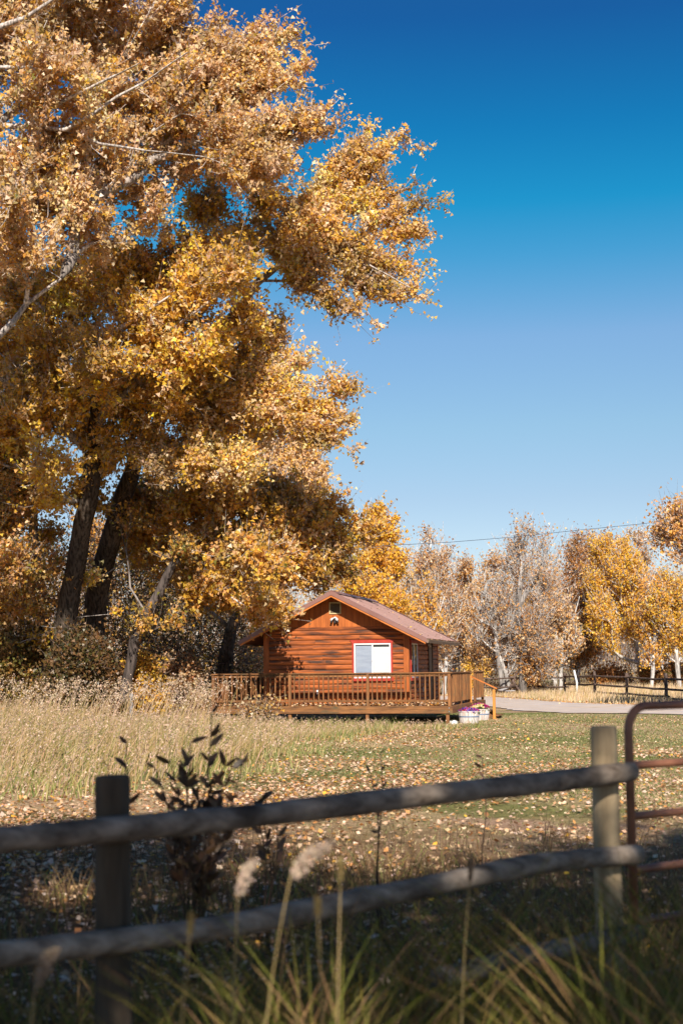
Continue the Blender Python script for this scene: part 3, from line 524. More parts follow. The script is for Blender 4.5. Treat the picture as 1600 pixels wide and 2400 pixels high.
# shrubs, each its own thing
def shrub(label, seed, x, y, w_, h_, Y, pal, wts, n=220, leaf=.11, m=9, bare=0, cat='shrub', name='shrub', twigs=4, rt=.009, tlen=.5, group=None):
    b = q(x, y, Y).copy(); b[2] = 0; rr = random.Random(seed); hp = h_ * K * Y / F; wp = w_ * K * Y / F
    P_ = []
    for j in range(4):
        a = rr.uniform(0, 6.28); e = b + np.array((math.cos(a) * wp * .4, math.sin(a) * wp * .4, hp * .7)); s0 = b + np.array((math.cos(a) * .1, math.sin(a) * .1, 0))
        P_.append(([s0, (s0 + e) / 2 + np.array((0, 0, hp * .08)), e], [.035, .025, .012]))
    B_ = [(b + np.array((rr.uniform(-.7, .7) * wp, rr.uniform(-.6, .6) * wp, hp * rr.uniform(.25, .9))), (wp * .45, wp * .45, hp * .3)) for _ in range(7)]
    return leafy(name, label, seed, b, P_, B_, n, leaf, pal, wts, twigs, tlen, m, bf=.3, rt=rt, up=.3, cat=cat, bare=bare, group=group, pale=np.array((.24, .17, .13)))
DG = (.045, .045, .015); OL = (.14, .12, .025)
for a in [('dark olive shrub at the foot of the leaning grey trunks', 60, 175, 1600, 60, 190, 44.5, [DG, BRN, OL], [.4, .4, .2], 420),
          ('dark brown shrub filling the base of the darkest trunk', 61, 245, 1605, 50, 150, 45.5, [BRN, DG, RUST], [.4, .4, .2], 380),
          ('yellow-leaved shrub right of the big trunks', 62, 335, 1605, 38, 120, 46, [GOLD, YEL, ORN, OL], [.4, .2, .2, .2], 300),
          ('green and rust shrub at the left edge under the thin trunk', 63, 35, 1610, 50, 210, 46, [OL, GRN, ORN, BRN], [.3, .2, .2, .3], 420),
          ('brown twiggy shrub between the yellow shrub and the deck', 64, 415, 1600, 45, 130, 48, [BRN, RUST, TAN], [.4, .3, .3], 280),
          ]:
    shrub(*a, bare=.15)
shrub('tall dark twiggy shrub against the thin left trunk', 66, 110, 1605, 40, 170, 48, [BRN, OL, RUST], [.5, .3, .2], 360, bare=.2)
shrub('rust shrub under the yellow tree by the fence', 67, 1400, 1575, 40, 50, 95, [RUST, ORN, BRN], [.4, .3, .3], 300, leaf=.15, bare=.1)
shrub('dark shrub under the yellow-green tree at the right edge', 68, 1520, 1580, 46, 70, 90, [BRN, OL, RUST], [.4, .3, .3], 340, leaf=.14, bare=.1)
shrub('thin tan thicket clump at the foot of the bare grey tree', 69, 1225, 1565, 30, 90, 88, [ORN, TAN, RUST], [.4, .3, .3], 200, leaf=.12, bare=.55)
shrub('thin pale yellow bush behind the rain chain', 70, 1085, 1565, 40, 75, 90, [GOLD, TAN, YEL], [.4, .4, .2], 200, leaf=.12, bare=.55)
# red-stemmed sapling before the deck
shrub('reddish sapling with sparse cream and yellow leaves before the deck railing', 71, 598, 1625, 32, 66, 41.2, [(.55, .42, .25), GOLD, RUST], [.5, .2, .3], 55, leaf=.09, m=4, bare=.2, name='sapling', cat='sapling', twigs=3)

# far wood: one mass of twigs and leaves behind the countable trees
def woods():
    rng = np.random.default_rng(77); n = 21000
    x = rng.uniform(-45, 42, n); y = rng.uniform(100, 116, n); h = 8.6 + 1.3 * np.sin(x * .45) + 1.0 * np.sin(x * .9 + 1) + rng.uniform(-2, 1.2, n); z = rng.uniform(0, 1, n) ** .8 * np.maximum(h, 1.5)
    A = np.stack([x, y, z], -1); d = unit(rng.normal(size=(n, 3)) * .34 + np.array((0, 0, 1.))); B = A + d * rng.uniform(1.0, 3.0, (n, 1))
    v, f = tubes(A, B, np.full(n, .022), np.full(n, .008), 3)
    c = np.repeat(np.array((.62, .53, .50)) * rng.uniform(.6, 1.15, (n, 1)), 6, 0)
    o = mesh_np('far_woods', v, f, M['bark'], None, (0, 0, 0), c); setp(o, 'tangle of bare pinkish twigs filling the woods behind the tree line', 'woods', kind='stuff')
    m = 90000; i = rng.integers(0, n, m); C = A[i] + (B[i] - A[i]) * rng.uniform(0, 1, (m, 1)) + rng.normal(0, .2, (m, 3))
    o2 = leaf_mesh('far_foliage', C, .17, pick(rng, [RUST, ORN, TAN, GOLD], m, [.22, .32, .26, .2]), M['leaf'], None, rng); setp(o2, 'thin rust leaves clinging all through the far woods', 'foliage')
woods()
def undergrowth():
    rng = np.random.default_rng(78); n = 15000
    x = rng.uniform(-24, -3.5, n); y = rng.uniform(50, 66, n); A = np.stack([x, y, rng.uniform(0, 1, n) ** 1.5 * 7], -1)
    d = unit(rng.normal(size=(n, 3)) + np.array((0, 0, .7))); B = A + d * rng.uniform(.4, 1.4, (n, 1)); v, f = tubes(A, B, np.full(n, .013), np.full(n, .005), 3)
    o = mesh_np('undergrowth', v, f, M['bark'], None, (0, 0, 0), np.repeat(np.array((.17, .12, .09)) * rng.uniform(.5, 1.3, (n, 1)), 6, 0)); setp(o, 'tangled brown brush behind the big cottonwood trunks', 'brush', kind='stuff')
    m = 45000; i = rng.integers(0, n, m); C = A[i] + (B[i] - A[i]) * rng.uniform(0, 1, (m, 1)) + rng.normal(0, .15, (m, 3))
    o2 = leaf_mesh('undergrowth_leaves', C, .12, pick(rng, [BRN, RUST, OL, GOLD, TAN], m, [.3, .2, .2, .15, .15]), M['leaf'], None, rng); setp(o2, 'brown and olive leaves of the brush behind the trunks', 'foliage')
undergrowth()

# trees behind the photographer: they cast the shade that lies over the near fence
for k, (lab, bx, by, blobs, n) in enumerate([
    ('big leafy cottonwood behind the viewpoint, shading the near fence', -3.5, -7.5, [((-4.5, -5, 10.5), (3.0, 2.4, 3.6)), ((-1.5, -5, 11.2), (2.6, 2.4, 3.3)), ((-3, -3.5, 7), (2.6, 1.6, 2.2)), ((-7, -5, 9), (2.4, 2, 4)), ((-2.5, -6, 14.4), (3.4, 2, 1.2)), ((-1, -3.2, 7), (2.0, 1.4, 2)), ((1, -5, 9.8), (1.9, 1.7, 2.8)), ((-4.5, -2.4, 5), (2.4, 1.2, 1.7)), ((-1.2, -2.6, 5), (1.7, .9, 1.2)), ((-5.5, -5.5, 13), (2, 2, 2))], 900),
    ('second cottonwood behind the viewpoint, shading the gate', 5.5, -8, [((3.2, -5.4, 10.2), (2.2, 2, 3.2)), ((6, -5, 9.6), (2.4, 2, 3)), ((3.6, -3.8, 6.6), (1.9, 1.2, 1.5)), ((5, -6, 13.8), (2.6, 1.6, 1.3)), ((2.2, -3.4, 5.2), (1.4, .8, 1.0)), ((6, -3.6, 6.2), (1.6, 1.2, 1.6))], 560)]):
    leafy('cottonwood_tree', lab, 90 + k, (bx, by, 0), [([(bx, by, 0), (bx + .2, by + .3, 3), (bx, by + .8, 6), (bx + .2, by + 1.6, 9)], [.4, .33, .26, .12])], [(np.array(c), r) for c, r in blobs], n, .17, COT, [.3, .2, .2, .1, .1, .1], 4, .7, 11 if k == 0 else 8, rt=.012, spread=.2,
          gaps=[(at(725, 1995, 4.3), .22), (at(575, 2020, 4.3), .16), (at(1460, 1800, 6.95), .13), (at(1425, 1740, 7.0), .14), (at(1435, 1880, 7.0), .12), (at(1010, 1850, 6.4), .12), (at(1090, 2050, 6.5), .12), (at(1500, 2010, 6.9), .12), (at(1150, 2330, 5.0), .22), (at(1330, 2330, 4.8), .10),
                (at(900, 2290, 4.2), .15), (at(1530, 2120, 8.5), .35), (at(1250, 2200, 5.2), .16), (at(930, 2010, 13.0), .5), (at(150, 2050, 11), .3), (at(1130, 2265, 6.3), .1)])

# ================================================================== the cabin
TH = math.radians(-12.8)
CAB = Vector((-.22, 44.8, 0))
cabin = empty('log_cabin', CAB, 'small orange-brown wooden cabin with a mauve metal gable roof', 'cabin', rz=TH)
rnd = random.Random(5)
HW, LEN = 2.3, 5.8
def under(x): return 4.03 - .505 * abs(x)          # underside of the roof
def prism(sec, axis, a, b, m=None):
    """closed section (list of 2-D points) swept along x ('x': section is y,z) or along y ('y': section is x,z)"""
    m = m or MB(); n = len(sec)
    v = [(e, p[0], p[1]) if axis == 'x' else (p[0], e, p[1]) for e in (a, b) for p in sec]
    f = [tuple(range(n)), tuple(range(n, 2 * n))[::-1]] + [(i, i + n, (i + 1) % n + n, (i + 1) % n) for i in range(n)]
    return m.add(v, f)
core = MB()
core.add([(-HW, 0, .3), (HW, 0, .3), (HW, 0, under(HW)), (0, 0, under(0)), (-HW, 0, under(HW)), (-HW, LEN, .3), (HW, LEN, .3), (HW, LEN, under(HW)), (0, LEN, under(0)), (-HW, LEN, under(HW))],
         [(0, 1, 2, 3, 4), (9, 8, 7, 6, 5), (0, 4, 9, 5), (1, 6, 7, 2), (0, 5, 6, 1)])
core.build('wall', M['siding'], cabin)
CH = .155; ztop = 2.94
def log_sec(z0, out, d):        # rounded lap-siding section, bulging outwards by d from plane 0 in direction out
    return [(0, z0), (out * d * .72, z0 + .006), (out * d * .98, z0 + CH * .25), (out * d, z0 + CH * .5), (out * d * .92, z0 + CH * .75), (out * d * .6, z0 + CH - .01), (0, z0 + CH - .004)]
def pieces(a, b, holes):
    segs = []; cur = a
    for h0, h1 in sorted(holes):
        if h0 > cur: segs.append((cur, h0))
        cur = h1
    if cur < b: segs.append((cur, b))
    out_ = []
    for s0, s1 in segs:
        if s1 - s0 > 2.6:
            c = s0 + (s1 - s0) * rnd.uniform(.3, .7); out_ += [(s0, c - .001), (c + .001, s1)]
        else: out_.append((s0, s1))
    return out_
k = 0
while ztop - (k + 1) * CH > .42:
    z0 = ztop - (k + 1) * CH; zt = z0 + CH
    # front wall
    xm = min(HW - .1, (4.03 - zt) / .505)
    h = [(.545, 1.835)] if (z0 < 2.60 and zt > 1.35) else []
    for a, b in pieces(-xm, xm, h): prism(log_sec(z0, -1, .045 + rnd.uniform(-.004, .004)), 'x', a, b).build('siding_log', M['siding'], cabin, smooth=False)
    if zt < under(HW) + .02:
        h = [(.22, 1.72)] if (z0 < 2.62 and zt > 1.35) else []
        if z0 < 2.58: h = h + [(3.68, 4.62)]
        for a, b in pieces(.1, LEN - .1, h):
            o = prism([(HW + p[0], p[1]) for p in log_sec(z0, 1, .045)], 'y', a, b).build('siding_log', M['siding'], cabin)
        for a, b in pieces(.1, LEN - .1, []): prism([(-HW - p[0], p[1]) for p in log_sec(z0, 1, .045)], 'y', a, b).build('siding_log', M['siding'], cabin)
        for a, b in pieces(-HW + .1, HW - .1, []): prism([(LEN + p[0], p[1]) for p in log_sec(z0, 1, .045)], 'x', a, b).build('siding_log', M['siding'], cabin)
    k += 1
MB().bevbox(-1.97, 1.97, -.048, -.001, 2.944, 3.04).build('belly_board', M['siding'], cabin)
x = -1.95
while x < 1.94:
    w_ = .185 + rnd.uniform(-.02, .03); x1 = min(x + w_, 1.95); d = .028 + rnd.uniform(0, .006)
    for yy, sgn in ((0, -1), (LEN, 1)):
        sec = [(x + .003, 3.042), (x1 - .003, 3.042), (x1 - .003, max(3.05, under(x1))), (x + .003, max(3.05, under(x)))]
        if x < 0 < x1: sec = [sec[0], sec[1], sec[2], (0, under(0)), sec[3]]
        prism(sec, 'y', yy + sgn * .001, yy + sgn * d).build('gable_board', M['gable'], cabin)
    x = x1
for sx in (-1, 1):
    for yy, sg in ((0, -1), (LEN, 1)):
        MB().bevbox(*sorted((sx * (HW - .12), sx * (HW + .055))), *sorted((yy + sg * .003, yy + sg * .062)), .42, under(HW + .03)).build('corner_board', M['corner'], cabin)
        MB().bevbox(*sorted((sx * (HW + .002), sx * (HW + .054))), *sorted((yy - sg * .002, yy - sg * .115)), .42, under(HW + .03) - .01).build('corner_board', M['corner'], cabin)
# roof
YF, YB, XE = -.6, 6.25, 2.97
def rtop(x): return 4.15 - .505 * abs(x)
roof = MB()
for sx in (-1, 1):
    prism([(0, rtop(0) - .035), (sx * XE, rtop(XE) - .035), (sx * XE, rtop(XE) - .118), (0, rtop(0) - .118)], 'y', YF + .03, YB - .03, roof)
roof = roof.build('roof', M['soffit'], cabin)
ns = 8; wsh = (YB - YF) / ns
for sx in (-1, 1):
    for j in range(ns):
        y0 = YF + j * wsh + .0015; y1 = y0 + wsh - .003; prof = [(y0, 0)]
        for r_ in range(5):
            c = y0 + .06 + r_ * (wsh - .12) / 4; prof += [(c - .02, 0), (c - .009, .02), (c + .009, .02), (c + .02, 0)]
        prof.append((y1, 0)); v = []
        for xx in (0.01, XE + .03):
            v += [(sx * xx, p[0], rtop(xx) - .03 + p[1] + .001 * (j % 2)) for p in prof]
        n_ = len(prof); MB().add(v, [(i, i + 1, i + n_ + 1, i + n_) if sx < 0 else (i, i + n_, i + n_ + 1, i + 1) for i in range(n_ - 1)]).build('roof_sheet', M['roof'], roof)
    for yy, sg in ((YF, -1), (YB, 1)):
        # metal rake trim and the orange barge board below it
        m = MB(); sec = lambda x_: [(x_, yy + sg * .012, rtop(x_) + .012), (x_, yy - sg * .12, rtop(x_) + .012), (x_, yy - sg * .12, rtop(x_) + .004), (x_, yy - sg * .0, rtop(x_) + .004), (x_, yy, rtop(x_) - .125), (x_, yy + sg * .014, rtop(x_) - .125)]
        m.add(sec(0) + sec(sx * (XE + .05)), [(i, (i + 1) % 6, (i + 1) % 6 + 6, i + 6) for i in range(6)] + [tuple(range(6)), tuple(range(6, 12))]); m.build('rake_trim', M['roof'], roof)
        prism([(0, rtop(0) - .10), (sx * XE, rtop(XE) - .10), (sx * XE, rtop(XE) - .185), (0, rtop(0) - .185)], 'y', yy + sg * -.003, yy - sg * .032).build('barge_board', M['fascia'], roof)
m = MB()
for sx in (-1, 1): prism([(0, rtop(0) + .035), (sx * .17, rtop(.17) + .022), (sx * .17, rtop(.17) + .014), (0, rtop(0) + .02)], 'y', YF - .01, YB + .01, m)
m.build('ridge_cap', M['roof'], roof)
MB().box(.19, .62, .5, 5.6, 0, .001).build('unused', M['dark'], cabin) if False else None
for sx in (-1, 1):
    zz = rtop(XE)
    g = prism([(sx * (XE + .006), zz - .05), (sx * (XE + .115), zz - .05), (sx * (XE + .115), zz - .075), (sx * (XE + .085), zz - .155), (sx * (XE + .006), zz - .155)], 'y', YF + .01, YB - .01).build('gutter', M['gutter'], roof)
    rg = np.random.default_rng(8 + sx); n = 420
    C = np.stack([sx * (XE + .03 + rg.uniform(0, .07, n)), rg.uniform(YF + .03, YB - .05, n), zz - .045 + rg.uniform(0, .02, n)], -1)
    leaf_mesh('gutter_leaves', C, .05, pick(rg, [BRN, (.1, .07, .06), TAN], n, [.5, .4, .1]), M['litter'], roof, rg, flat=True)
rg = np.random.default_rng(12); n = 60; xx = rg.uniform(.3, 2.9, n); C = np.stack([xx, rg.uniform(YF, YB, n), rtop(xx) + .002], -1)
t = leaf_mesh('roof_leaves', C, .07, pick(rg, [TAN, PINK, GOLD], n), M['litter'], roof, rg, flat=True)
# louvred vent
v = empty('x', (0, 0, 0), None, None); bpy.data.objects.remove(v)
m = MB()
for a in ((-.19, .19, 3.79, 3.83), (-.19, .19, 3.45, 3.485), (-.19, -.155, 3.485, 3.79), (.155, .19, 3.485, 3.79)): m.bevbox(a[0], a[1], -.062, -.036, a[2], a[3], .004)
vent = m.build('vent_frame', M['tan'], cabin)
MB().box(-.154, .154, -.0365, -.035, 3.486, 3.789).build('vent_back', M['dark'], vent)
for j in range(7):
    z = 3.50 + j * .041; MB().add([(-.153, -.058, z), (.153, -.058, z), (.153, -.038, z + .034), (-.153, -.038, z + .034), (-.153, -.058, z + .006), (.153, -.058, z + .006), (.153, -.038, z + .04), (-.153, -.038, z + .04)], [(0, 1, 2, 3), (7, 6, 5, 4), (0, 4, 5, 1), (2, 6, 7, 3)]).build('louver', M['louver'], vent)
# twin flood lamp with sensor
fl = MB().tube([(.0, -.03, 3.32), (0, -.06, 3.32)], .045, 10).build('floodlight', M['white'], cabin, smooth=True)
for sx in (-1, 1):
    MB().tube([(0, -.06, 3.31), (sx * .06, -.10, 3.30)], .014, 6).build('lamp_arm', M['dark'], fl)
    MB().tube([(sx * .045, -.07, 3.325), (sx * .07, -.13, 3.30), (sx * .095, -.20, 3.27)], [.02, .03, .036], 10).build('lamp_head', M['white'], fl, smooth=True)
    MB().tube([(sx * .085, -.14, 3.27), (sx * .115, -.16, 3.18)], [.03, .035], 8).build('lamp_shade', M['dark'], fl)
MB().tube([(0, -.07, 3.27), (0, -.10, 3.22), (0, -.12, 3.15)], [.025, .045, .03], 8).build('motion_sensor', M['dark'], fl)
# outlet box low on the front wall
ob = MB().bevbox(-.62, -.53, -.075, -.046, .93, 1.06, .01).build('outlet_box', M['white'], cabin)
# glass
gm = bpy.data.materials.new('window_glass'); gm.use_nodes = True; N = gm.node_tree.nodes; L = gm.node_tree.links; N.remove(N['Principled BSDF'])
ga, gb, gc, gd = N.new('ShaderNodeBsdfTransparent'), N.new('ShaderNodeBsdfGlossy'), N.new('ShaderNodeMixShader'), N.new('ShaderNodeFresnel')
gb.inputs['Roughness'].default_value = .02; gd.inputs['IOR'].default_value = 1.5; ga.inputs['Color'].default_value = (.93, .95, .97, 1)
L.new(gd.outputs[0], gc.inputs[0]); L.new(ga.outputs[0], gc.inputs[1]); L.new(gb.outputs[0], gc.inputs[2]); L.new(gc.outputs[0], N['Material Output'].inputs['Surface'])
M['glass'] = gm
def window(x0, x1, z0, z1, trim, left_mat, right_mat, loc, rz, split=.5, th=.06):
    """modelled facing -y with x along the wall; the trim is the part, the rest its sub-parts"""
    m = MB(); e = .07
    m.add([(x0 - .0, -.075, z1 - .10), (x1, -.075, z1 - .10), (x1 + e, -.075, z1), (x0 - e, -.075, z1), (x0, -.02, z1 - .10), (x1, -.02, z1 - .10), (x1 + e, -.02, z1), (x0 - e, -.02, z1)],
          [(0, 1, 2, 3), (7, 6, 5, 4), (0, 4, 5, 1), (1, 5, 6, 2), (2, 6, 7, 3), (3, 7, 4, 0)])
    m.bevbox(x0, x0 + th, -.072, -.02, z0 + .09, z1 - .103, .004); m.bevbox(x1 - th, x1, -.072, -.02, z0 + .09, z1 - .103, .004); m.bevbox(x0 - .02, x1 + .02, -.078, -.02, z0, z0 + .088, .004)
    w = m.build('window', trim, cabin, loc); w.rotation_euler = (0, 0, rz)
    a, b, c, d = x0 + th + .002, x1 - th - .002, z0 + .09, z1 - .105; mid = a + (b - a) * split
    f = MB(); t = .045
    f.bevbox(a, b, -.06, -.012, d - t, d, .004); f.bevbox(a, b, -.06, -.012, c, c + t, .004); f.bevbox(a, a + t, -.058, -.012, c + t, d - t, .004); f.bevbox(b - t, b, -.058, -.012, c + t, d - t, .004); f.bevbox(mid - .022, mid + .022, -.056, -.014, c + t, d - t, .004)
    f.build('frame', M['white'], w)
    MB().box(a + .01, b - .01, -.006, -.004, c + .01, d - .01).build('interior', M['dark'], w)
    for (p0, p1, mt, dy, drop) in ((a + t, mid - .022, left_mat, -.012, .03), (mid + .022, b - t, right_mat, -.02, .075)):
        s = MB(); zz = d - t - drop
        while zz > c + t + .03:
            s.add([(p0 + .006, dy - .004, zz - .028), (p1 - .006, dy - .004, zz - .028), (p1 - .006, dy + .004, zz), (p0 + .006, dy + .004, zz)], [(0, 1, 2, 3)]); zz -= .027
        s.box(p0 + .006, p1 - .006, dy + .0045, dy + .0055, c + t, d - t - drop); s.build('blind', mt, w)
        MB().box(p0 + .001, p1 - .001, dy - .014, dy - .011, c + t + .001, d - t - .001).build('pane', M['glass'], w)
    MB().bevbox(mid - .012, mid + .004, -.066, -.057, (c + d) / 2 - .06, (c + d) / 2 + .03, .003).build('handle', M['metal'], w)
    return w
window(.54, 1.84, 1.33, 2.62, M['red'], M['blindgrey'], M['blindwhite'], (0, 0, 0), 0)
sw = window(.30, 1.64, 1.33, 2.62, M['red'], M['dark'], M['blindtan'], (HW, 0, 0), math.pi / 2)
# side door
m = MB()
for a in ((3.70, 3.78, .6, 2.56), (4.52, 4.60, .6, 2.56)): m.bevbox(HW + .02, HW + .07, a[0], a[1], a[2], a[3], .005)
m.bevbox(HW + .02, HW + .07, 3.70, 4.60, 2.562, 2.64, .005)
dr = m.build('door_frame', M['door'], cabin)
m = MB().bevbox(HW + .005, HW + .045, 3.785, 4.515, .61, 2.555, .005)
dd = m.build('door', M['door'], cabin)
for j, (z0, z1) in enumerate(((.72, 1.5), (1.62, 2.45))): MB().bevbox(HW + .046, HW + .056, 3.88, 4.42, z0, z1, .008).build('door_panel', M['door'], dd)
MB().tube([(HW + .045, 4.44, 1.56), (HW + .10, 4.44, 1.56)], [.02, .03], 8).build('handle', M['metal'], dd)
pl = MB().tube([(HW + .04, 3.55, 2.5), (HW + .13, 3.55, 2.5)], [.05, .05], 8).build('porch_light', M['metal'], cabin, smooth=True)
MB().tube([(HW + .12, 3.55, 2.42), (HW + .12, 3.55, 2.48)], [.055, .04], 8).build('lamp_glass', M['white'], pl)
MB().bevbox(HW + .046, HW + .07, 2.5, 2.6, .95, 1.1, .006).build('outlet_box', M['metal'], cabin)
# rain chain
m = MB(); z = rtop(XE) - .15; j = 0
while z > .55:
    m.tube([(XE + .06, 6.12, z), (XE + .06, 6.12, z - .045)], [.012, .018] if j % 2 else [.018, .012], 5); z -= .05; j += 1
m.build('rain_chain', M['dark'], roof)

# ================================================================== the deck
deck = empty('wooden_deck', CAB, 'raised wooden deck with slatted railing wrapped round the cabin', 'deck', rz=TH)
DZ = .58; DX = 3.8
for j in range(7):
    y0 = -1.0 + j * .143; MB().bevbox(-DX, -.001, y0, y0 + .137, DZ - .038, DZ + .001 * (j % 2)).build('deck_board', M['deckh'], deck); MB().bevbox(.001, DX, y0, y0 + .137, DZ - .038, DZ).build('deck_board', M['deckh'], deck)
proto = None
for j in range(10):
    for s in (-1, 1):
        x0 = HW + .07 + j * .1425
        if proto is None: proto = MB().bevbox(0, .1365, .003, 6.97, DZ - .038, DZ).build('deck_board', M['deck'], deck, (x0, 0, 0))
        else: copy(proto, deck, (x0 if s > 0 else -x0 - .1365, 0, 0))
for z0 in (.352, .464):
    MB().bevbox(-DX - .04, DX + .04, -1.045, -1.004, z0, z0 + .11).build('rim_board', M['deckh'], deck)
    for s in (-1, 1):
        MB().bevbox(*sorted((s * (DX + .004), s * (DX + .045))), -1.003, 3.0, z0, z0 + .11).build('rim_board', M['deck'], deck); MB().bevbox(*sorted((s * (DX + .004), s * (DX + .045))), 3.003, 7.0, z0, z0 + .11).build('rim_board', M['deck'], deck)
for z0 in (.41, .52): MB().tube([(DX - .06, -1.045, z0), (DX - .06, -1.06, z0)], .014, 8).build('bolt', M['metal'], deck)
for x_ in (-3.7, -1.25, 1.2, 3.68): MB().bevbox(x_ - .05, x_ + .05, -.99, -.89, -.1, DZ - .04).build('support_post', M['deck'], deck)
for y_ in (1.5, 4, 6.8): MB().bevbox(DX - .12, DX - .02, y_, y_ + .1, -.1, DZ - .04).build('support_post', M['deck'], deck)
bal = {}
def rail(ax, fix, a, b, posts, outward):
    """ax 'x': runs along x at y=fix; 'y': runs along y at x=fix"""
    def B(u0, u1, w0, w1, z0, z1):
        w0, w1 = sorted((fix + outward * w0, fix + outward * w1))
        return MB().bevbox(u0, u1, w0, w1, z0, z1, .005) if ax == 'x' else MB().bevbox(w0, w1, u0, u1, z0, z1, .005)
    hm = M['deckh'] if ax == 'x' else M['deck']
    cuts = [a] + [p for p in posts if a + .2 < p < b - .2] + [b]
    for c0, c1 in zip(cuts[:-1], cuts[1:]):
        B(c0 + .001, c1 - .001, -.06, .085, 1.56, 1.597).build('cap_rail', hm, deck)
    for p0, p1 in zip(posts[:-1], posts[1:]):
        B(p0 + .047, p1 - .047, -.008, .03, 1.47, 1.558).build('top_rail', hm, deck); B(p0 + .047, p1 - .047, -.008, .03, .70, .765).build('bottom_rail', hm, deck)
        n = int(round((p1 - p0) / .151)) - 1
        for i in range(1, n + 1):
            u = p0 + (p1 - p0) * i / (n + 1) + rnd.uniform(-.006, .006); key = (ax, outward, fix)
            if key not in bal:
                bal[key] = B(-.02, .02, .032, .072, .685, 1.535).build('baluster', M['deck'], deck); bal[key].location = (u, 0, 0) if ax == 'x' else (0, u, 0)
            else: copy(bal[key], deck, (u, 0, rnd.uniform(-.008, .008)) if ax == 'x' else (0, u, rnd.uniform(-.008, .008)), (0, rnd.uniform(-.006, .006), 0) if ax == 'x' else None)
    for p in posts: B(p - .045, p + .045, -.03, .06, DZ + .001, 1.556).build('railing_post', M['deck'], deck)
rail('x', -.93, -3.8, 3.85, [-3.74, -1.25, 1.22, 3.74], -1)
rail('y', 3.74, -.96, 3.5, [-.84, 1.3, 3.42], 1)
rail('y', 3.74, 4.75, 7.0, [4.84, 6.93], 1)
rail('y', -3.74, -.96, 6.9, [-.84, 1.7, 4.25, 6.8], -1)
# stairs and their handrail
for j in range(3): MB().bevbox(DX + .06 + j * .28, DX + .36 + j * .28, 3.48, 4.78, DZ - .17 - j * .15, DZ - .13 - j * .15).build('stair_tread', M['deck'], deck)
for y_ in (3.45, 4.79): MB().add([(DX + .05, y_, .55), (DX + .05, y_, .3), (DX + .75, y_, -.03), (DX + .95, y_, .0), (DX + .05, y_ + .03, .55), (DX + .05, y_ + .03, .3), (DX + .75, y_ + .03, -.03), (DX + .95, y_ + .03, .0)], [(0, 1, 2, 3), (7, 6, 5, 4), (0, 4, 5, 1), (1, 5, 6, 2), (2, 6, 7, 3), (3, 7, 4, 0)]).build('stringer', M['deck'], deck)
MB().bevbox(4.53, 4.62, 3.38, 3.46, -.05, .99).build('stair_post', M['newwood'], deck)
MB().bevbox(3.80, 3.85, 3.33, 3.365, .36, 1.46).build('stair_post', M['newwood'], deck)
MB().add([(3.78, 3.36, 1.43), (4.68, 3.36, 1.0), (4.68, 3.48, 1.0), (3.78, 3.48, 1.43), (3.78, 3.36, 1.47), (4.68, 3.36, 1.04), (4.68, 3.48, 1.04), (3.78, 3.48, 1.47)], [(0, 3, 2, 1), (4, 5, 6, 7), (0, 1, 5, 4), (1, 2, 6, 5), (2, 3, 7, 6), (3, 0, 4, 7)]).build('handrail', M['fascia'], deck)
def cabw(x, y, z=0):
    c, s = math.cos(TH), math.sin(TH); return np.array((CAB.x + x * c - y * s, CAB.y + x * s + y * c, z))
# fallen leaves lying on the deck
rg = np.random.default_rng(21); n = 3600
xx = rg.uniform(-3.75, 3.75, n); yy = rg.uniform(-.98, -.06, n) ; k2 = rg.uniform(size=n) < .3; xx = np.where(k2, rg.uniform(2.4, 3.7, n), xx); yy = np.where(k2, rg.uniform(-.9, 4.5, n), yy)
c, s = math.cos(TH), math.sin(TH)
C = np.stack([CAB.x + xx * c - yy * s, CAB.y + xx * s + yy * c, DZ + .01 + rg.uniform(0, .05, n)], -1)
o = leaf_mesh('deck_leaves', C, .085, pick(rg, [PINK, TAN, ORN, (.62, .46, .33)], n), M['litter'], None, rg, flat=True); setp(o, 'pale fallen leaves drifted over the deck boards', 'leaves')

# ================================================================== barrels, flowers, stones
def barrel(loc, lab, hc):
    r = empty('barrel_planter', loc, lab, 'planter', 'half-barrel planters by the deck')
    m = MB(); ns_ = 22; H = .37
    for j in range(ns_):
        a0, a1 = 2 * math.pi * (j + .04) / ns_, 2 * math.pi * (j + .96) / ns_; dr_ = rnd.uniform(0, .004); v = []
        for z, R_ in ((-.03, .275), (.12, .30), (.26, .318), (H + rnd.uniform(-.004, .004), .325)):
            for a in (a0, a1): v += [((R_ + dr_) * math.cos(a), (R_ + dr_) * math.sin(a), z)]
            for a in (a1, a0): v += [((R_ - .022) * math.cos(a), (R_ - .022) * math.sin(a), z)]
        f = [(i * 4 + j_, i * 4 + (j_ + 1) % 4, i * 4 + 4 + (j_ + 1) % 4, i * 4 + 4 + j_) for i in range(3) for j_ in range(4)] + [(0, 3, 2, 1), (12, 13, 14, 15)]
        m.add(v, f)
    m.build('staves', M['stave'], r)['kind'] = 'stuff'
    for z, R_ in ((.20, .316), (.35, .331)):
        h_ = MB(); v = []; kk = 32
        for z_, rr_ in ((z - .018, R_), (z + .018, R_ + .003), (z + .018, R_ - .008), (z - .018, R_ - .011)): v += [(rr_ * math.cos(2 * math.pi * j / kk), rr_ * math.sin(2 * math.pi * j / kk), z_) for j in range(kk)]
        h_.add(v, [(a * kk + j, a * kk + (j + 1) % kk, ((a + 1) % 4) * kk + (j + 1) % kk, ((a + 1) % 4) * kk + j) for a in range(4) for j in range(kk)]).build('hoop', M['hoop'] if z < .3 else M['stave'], r)
    MB().tube([(0, 0, .25), (0, 0, .33)], .285, 20).build('soil', M['soil'], r)
    return r
